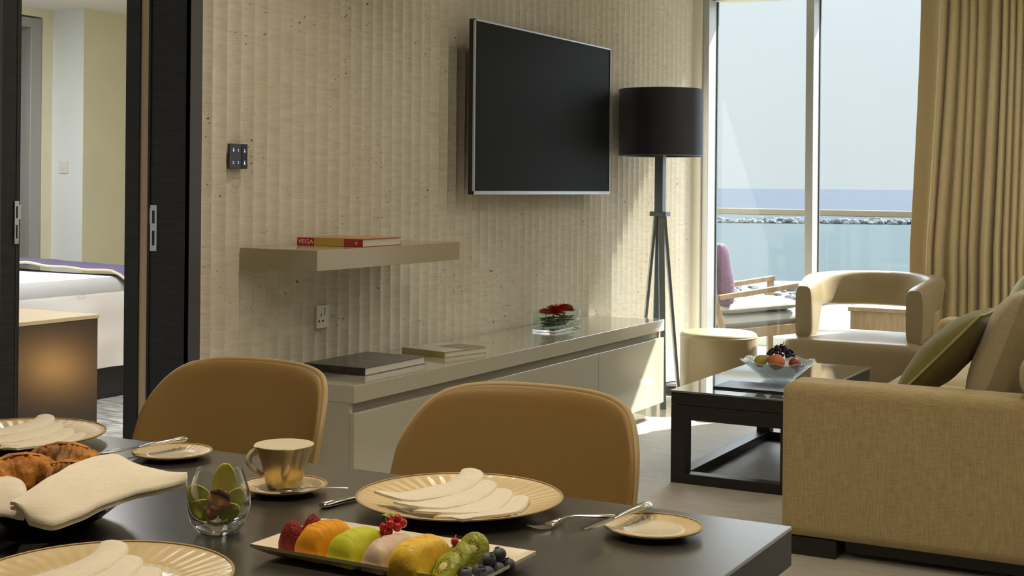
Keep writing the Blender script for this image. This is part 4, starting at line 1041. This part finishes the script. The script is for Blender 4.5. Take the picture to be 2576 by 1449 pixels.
bot = [(-1.413, 1.266, .805), (-1.386, 1.283, .800), (-1.384, 1.326, .803), (-1.384, 1.376, .808), (-1.390, 1.424, .810), (-1.377, 1.463, .812), (-1.366, 1.518, .815)]
q_ = B(); f1 = sheet_pts(top, bot, .006); q_.slab(f1, 40, 14, .0045)
q_.slab(lambda u, v: tuple(Vector(f1(u, v)) - Vector((.003, -.003, .0075))), 40, 14, .0045)
q_.build('fold', 'napkin', bn, ang=70)
flt = [(-1.660, 1.330, .815), (-1.614, 1.338, .830), (-1.570, 1.345, .832), (-1.530, 1.352, .828), (-1.490, 1.330, .820), (-1.446, 1.275, .824)]
flb = [(-1.600, 1.262, .800), (-1.560, 1.262, .801), (-1.520, 1.268, .801), (-1.480, 1.273, .802), (-1.450, 1.270, .803), (-1.418, 1.262, .806)]
B().slab(sheet_pts(flt, flb, .008), 30, 10, .005).build('fold', 'napkin', bn, ang=70)
# lining that fills the bowl and carries the bread
def lin(u, v):
    a = 2 * PI * u; r = .115 * v; return (-1.545 + r * math.cos(a), 1.425 + r * math.sin(a), .803 + .006 * v * math.sin(5 * a) + .002 * noise.noise(Vector((r * 40, a, 0))))
B().slab(lin, 40, 6, .004).build('lining', 'napkin', bn, ang=70)
crust = mat('baked_crust', (.62, .27, .04), .5, spec=.3, c2=(.30, .10, .018), vs=26, bump=.5, bs=55)
crust2 = mat('dark_baked_crust', (.64, .28, .04), .5, spec=.3, c2=(.07, .022, .012), vs=19, bump=.5, bs=60)
def croissant(name, label, loc, rz, L, R0, m, curve, seed):
    k = thing(name, label, 'pastry', loc, rz)
    def f(u, v):
        t = 2 * u - 1; a = 2 * PI * v; s_ = (abs(t) * 4.2) % 1
        r = R0 * (1 - abs(t) ** 2.2) ** .55 * (1.0 - .08 * s_) + .001
        if abs(t) > .999: r = .0008
        n_ = noise.noise(Vector((t * 4 + seed, math.cos(a) * 1.2, math.sin(a) * 1.2))); n2 = noise.noise(Vector((t * 13 + seed, math.cos(a) * 4, math.sin(a) * 4)))
        r *= 1 + .26 * n_ + .12 * n2
        return (t * L / 2, curve * t * t + r * math.cos(a), r * .82 * math.sin(a) + R0 * .7)
    B().grid(f, 72, 32, cv=True).build('crust', m, k, ang=80)
    B().tube([(-L * .3, curve * .36, R0 * 1.42), (-L * .1, curve * .05, R0 * 1.58), (L * .12, curve * .05, R0 * 1.56), (L * .3, curve * .4, R0 * 1.40)], [.003, .005, .005, .003], 8, flat=.4).build('glazed_ridge', crust, k, ang=80)
    return k
croissant('croissant', 'golden croissant at the left in the bread bowl', (-1.572, 1.385, .806), math.radians(70), .115, .030, crust, -.02, 3)
croissant('pastry', 'browned twisted pastry behind the croissant in the bread bowl', (-1.570, 1.475, .806), math.radians(28), .120, .031, crust2, -.012, 11)
croissant('bread_roll', 'dark crusted roll half hidden by the folded napkin', (-1.508, 1.422, .800), math.radians(35), .100, .027, crust2, .008, 23)

# ------------------------------------------------------------------ balcony
struct('balcony_floor', B().box(-9, 3, 8.75, 10.72, -.14, -.02), 'deck', 'pale tiled balcony floor', 'floor')
struct('threshold', B().box(-3.4, 1.6, 8.60, 8.75, -.12, .0), 'alu', 'aluminium threshold under the window', 'threshold')
rl = thing('balcony_railing', 'glass balcony railing with bronze handrail facing the sea', 'railing', (0, 10.60, 0))
B().box(-6.0, 1.5, -.03, .03, 1.035, 1.085).build('handrail', mat('bronze_handrail', (.13, .115, .08), .6, metal=.0, spec=.3), rl, bev=.008)
B().box(-6.0, 1.5, -.03, .03, -.02, .05).build('base_channel', 'alu', rl, bev=.003)
gx = [-6.0, -4.45, -2.93, -1.4, .1, 1.5]
for a, c in zip(gx, gx[1:]): B().box(a + .006, c - .006, -.006, .006, .05, 1.035).build('glass_panel', 'railglass', rl)

lc = thing('balcony_chair', 'wooden balcony lounge chair with purple back cushion and cream seat', 'chair', (-3.21, 9.47, -.02), math.atan2(math.cos(math.radians(54)), math.sin(math.radians(54))))
# local: +x = facing direction, y = across
def slope(x, z0, z1, x0=-.27, x1=.30): return z0 + (z1 - z0) * (x - x0) / (x1 - x0)
for sy in (-1, 1):
    y = sy * .33
    B().bar((-.30, y, .50), (.32, y, .595), .055, .034).build('armrest', 'wood_out', lc, bev=.004)
    B().bar((.29, y, .0), (.29, y, .575), .04, .05, up=(0, 1, 0)).build('front_leg', 'wood_out', lc, bev=.004)
    B().bar((-.20, y, .0), (-.40, y, .74), .04, .055, up=(0, 1, 0)).build('back_leg', 'wood_out', lc, bev=.004)
    B().bar((-.27, y, .235), (.29, y, .285), .03, .07, up=(0, 0, 1)).build('side_rail', 'wood_out', lc, bev=.004)
B().box(.265, .30, -.32, .32, .25, .32).build('front_rail', 'wood_out', lc, bev=.004)
B().bar((-.40, -.33, .70), (-.40, .33, .70), .03, .06).build('top_rail', 'wood_out', lc, bev=.004)
def cush(wx, wy, t, puff=.35, seed=0, fold=.0):
    q_ = B()
    def f(u, v, s_):
        a_, c_ = 2 * u - 1, 2 * v - 1; e_ = max(0, (1 - abs(a_) ** 4) * (1 - abs(c_) ** 4)) ** puff
        return (a_ * wx / 2, c_ * wy / 2, s_ * t / 2 * e_ + .006 * e_ * noise.noise(Vector((a_ * 2 + seed, c_ * 3, s_))) + fold * e_ * math.sin(a_ * 38 + 3 * noise.noise(Vector((a_ * 3, c_, 0)))))
    q_.grid(lambda u, v: f(u, v, 1), 40, 30); q_.grid(lambda u, v: f(u, v, -1), 40, 30, flip=True); return q_
M1 = Matrix.Translation((0, 0, .33)) @ Matrix.Rotation(-math.radians(4.5), 4, 'Y')
o1 = cush(.66, .60, .115, fold=.0012, seed=3); o1.v = [tuple(M1 @ Vector(p)) for p in o1.v]; o1.build('seat_cushion', 'cream_cush', lc, ang=180)
M2 = Matrix.Translation((.02, 0, .425)) @ Matrix.Rotation(-math.radians(4.5), 4, 'Y')
o2 = cush(.60, .56, .075, seed=5); o2.v = [tuple(M2 @ Vector(p)) for p in o2.v]; o2.build('top_cushion', 'cream_cush', lc, ang=180)
bc = thing('balcony_cushion', 'purple cushion standing against the wooden balcony chair back', 'cushion', (-3.21, 9.47, -.02), lc.rotation_euler[2])
M3 = Matrix.Translation((-.245, 0, .655)) @ Matrix.Rotation(math.radians(90 - 9), 4, 'Y')
o3 = cush(.44, .56, .17, puff=.28, seed=8, fold=.0015); o3.v = [tuple(M3 @ Vector(p)) for p in o3.v]; o3.build('cushion_cover', 'purple', bc, ang=180)
B().bar((-.215, -.25, .47), (-.150, -.25, .47), .01, .004).build('zip_seam', 'purple', bc)

bt = thing('balcony_table', 'low honey wood table on the balcony behind the armchair', 'table', (-2.17, 10.0, -.02))
B().box(-.37, .37, -.25, .25, .39, .42).build('tabletop', 'wood_out', bt, bev=.003)
B().box(-.355, .355, -.235, .235, .20, .39).build('apron', 'wood_out', bt, bev=.002)
for sx in (-1, 1):
    for sy in (-1, 1): B().box(sx * .32 - .03, sx * .32 + .03, sy * .2 - .03, sy * .2 + .03, 0, .20).build('leg', 'wood_out', bt, bev=.003)

# ------------------------------------------------------------------ sea, breakwater, beach
SEA = -6.25
def dirpt(dep, u): return (FW[0] * dep + RT[0] * u, FW[1] * dep + RT[1] * u)
seam = mat('open_sea_water', (.026, .036, .049), .7, spec=.04, c2=(.023, .032, .044), vs=.02, vstretch=(1, 1, 1))
lagm = mat('lagoon_water', (.030, .040, .044), .7, spec=.04, c2=(.028, .038, .043), vs=.05)
def quad(pts, z, name, m, label, cat, th=.3):
    q_ = B(); n_ = len(pts); q_.add([(p[0], p[1], z) for p in pts] + [(p[0], p[1], z - th) for p in pts],
        [tuple(range(n_)), tuple(range(2 * n_ - 1, n_ - 1, -1))] + [((i + 1) % n_, i, n_ + i, n_ + (i + 1) % n_) for i in range(n_)])
    return struct(name, q_, m, label, cat, ang=0)
quad([dirpt(296, -700), dirpt(290, 1200), dirpt(30000, 30000), dirpt(30000, -30000)], SEA, 'sea', seam, 'open blue sea out to the horizon', 'sea')
quad([dirpt(60, -300), dirpt(60, 500), dirpt(300, 900), dirpt(300, -600)], SEA - .02, 'lagoon', lagm, 'calm pale lagoon inside the breakwater', 'water')
shore = [dirpt(12, -60), dirpt(12, 120), dirpt(104, 300)]
for i in range(31):
    t = i / 30; u = 300 - 600 * t; shore.append(dirpt(106 + 3.5 * math.sin(u * .05) + .04 * u * -1, u))
quad(shore, SEA + .12, 'beach', mat('wet_sand_shore', (.08, .078, .07), .9, c2=(.06, .06, .055), vs=.08), 'brown sandy beach below the balcony', 'beach', th=1)
quad([dirpt(12, -30), dirpt(12, 60), dirpt(60, 160), dirpt(78, 60), dirpt(84, 20), dirpt(88, -20), dirpt(80, -80)], SEA + .35, 'terrace', mat('pale_promenade_paving', (.085, .09, .09), .8, c2=(.07, .077, .078), vs=.15),
     'pale paved promenade between the hotel and beach', 'promenade', th=1)
random.seed(21)
rkb = B()
for i in range(900):
    u = -40 + 190 * random.random(); dep = 293 + random.uniform(-2.5, 3.5); p = dirpt(dep, u); s_ = random.uniform(.45, 1.0)
    hgt = .95 * (1 - abs(dep - 293.5) / 4.5)
    Mx = Matrix.Rotation(random.uniform(0, 6), 3, 'Z')
    rkb.sphere((p[0], p[1], SEA + hgt * random.uniform(.2, 1.0)), s_, 7, (1.2, .9, .7), Mx, nz=.5, nf=1.3)
tag(rkb.build('breakwater', mat('breakwater_rock', (.10, .105, .105), .9, c2=(.035, .04, .045), vs=.9), ang=20), 'grey rock breakwater crossing the water behind the railing', 'rocks', None, 'stuff')
rk2 = B()
for i in range(420):
    u = random.uniform(8, 42); dep = random.uniform(84, 101); p = dirpt(dep, u); s_ = random.uniform(.15, .5)
    rk2.sphere((p[0], p[1], SEA + .15 + s_ * .2), s_, 7, (1.2, .9, .6), Matrix.Rotation(random.uniform(0, 6), 3, 'Z'), nz=.5, nf=1.3)
tag(rk2.build('shore_stones', mat('pale_shore_stone', (.13, .13, .125), .9, c2=(.06, .06, .06), vs=.8), ang=20), 'scattered pale stones on the beach behind the balcony chair', 'stones', None, 'stuff')
# warm lamp added out of view, to put a glow in the dark cabinet
nl = thing('night_light', 'small warm night light low on the bedroom wall', 'light', (-3.402, 6.02, .10))
em = mat('night_light_diffuser', (.9, .6, .3), .5); em.node_tree.nodes['Principled BSDF'].inputs['Emission Color'].default_value = (1, .50, .14, 1); em.node_tree.nodes['Principled BSDF'].inputs['Emission Strength'].default_value = 60
B().box(-.02, -.0, -.07, .07, -.07, .07).build('housing', 'white_plastic', nl, bev=.003)
B().box(-.026, -.02, -.06, .06, -.06, .06).build('diffuser', em, nl)
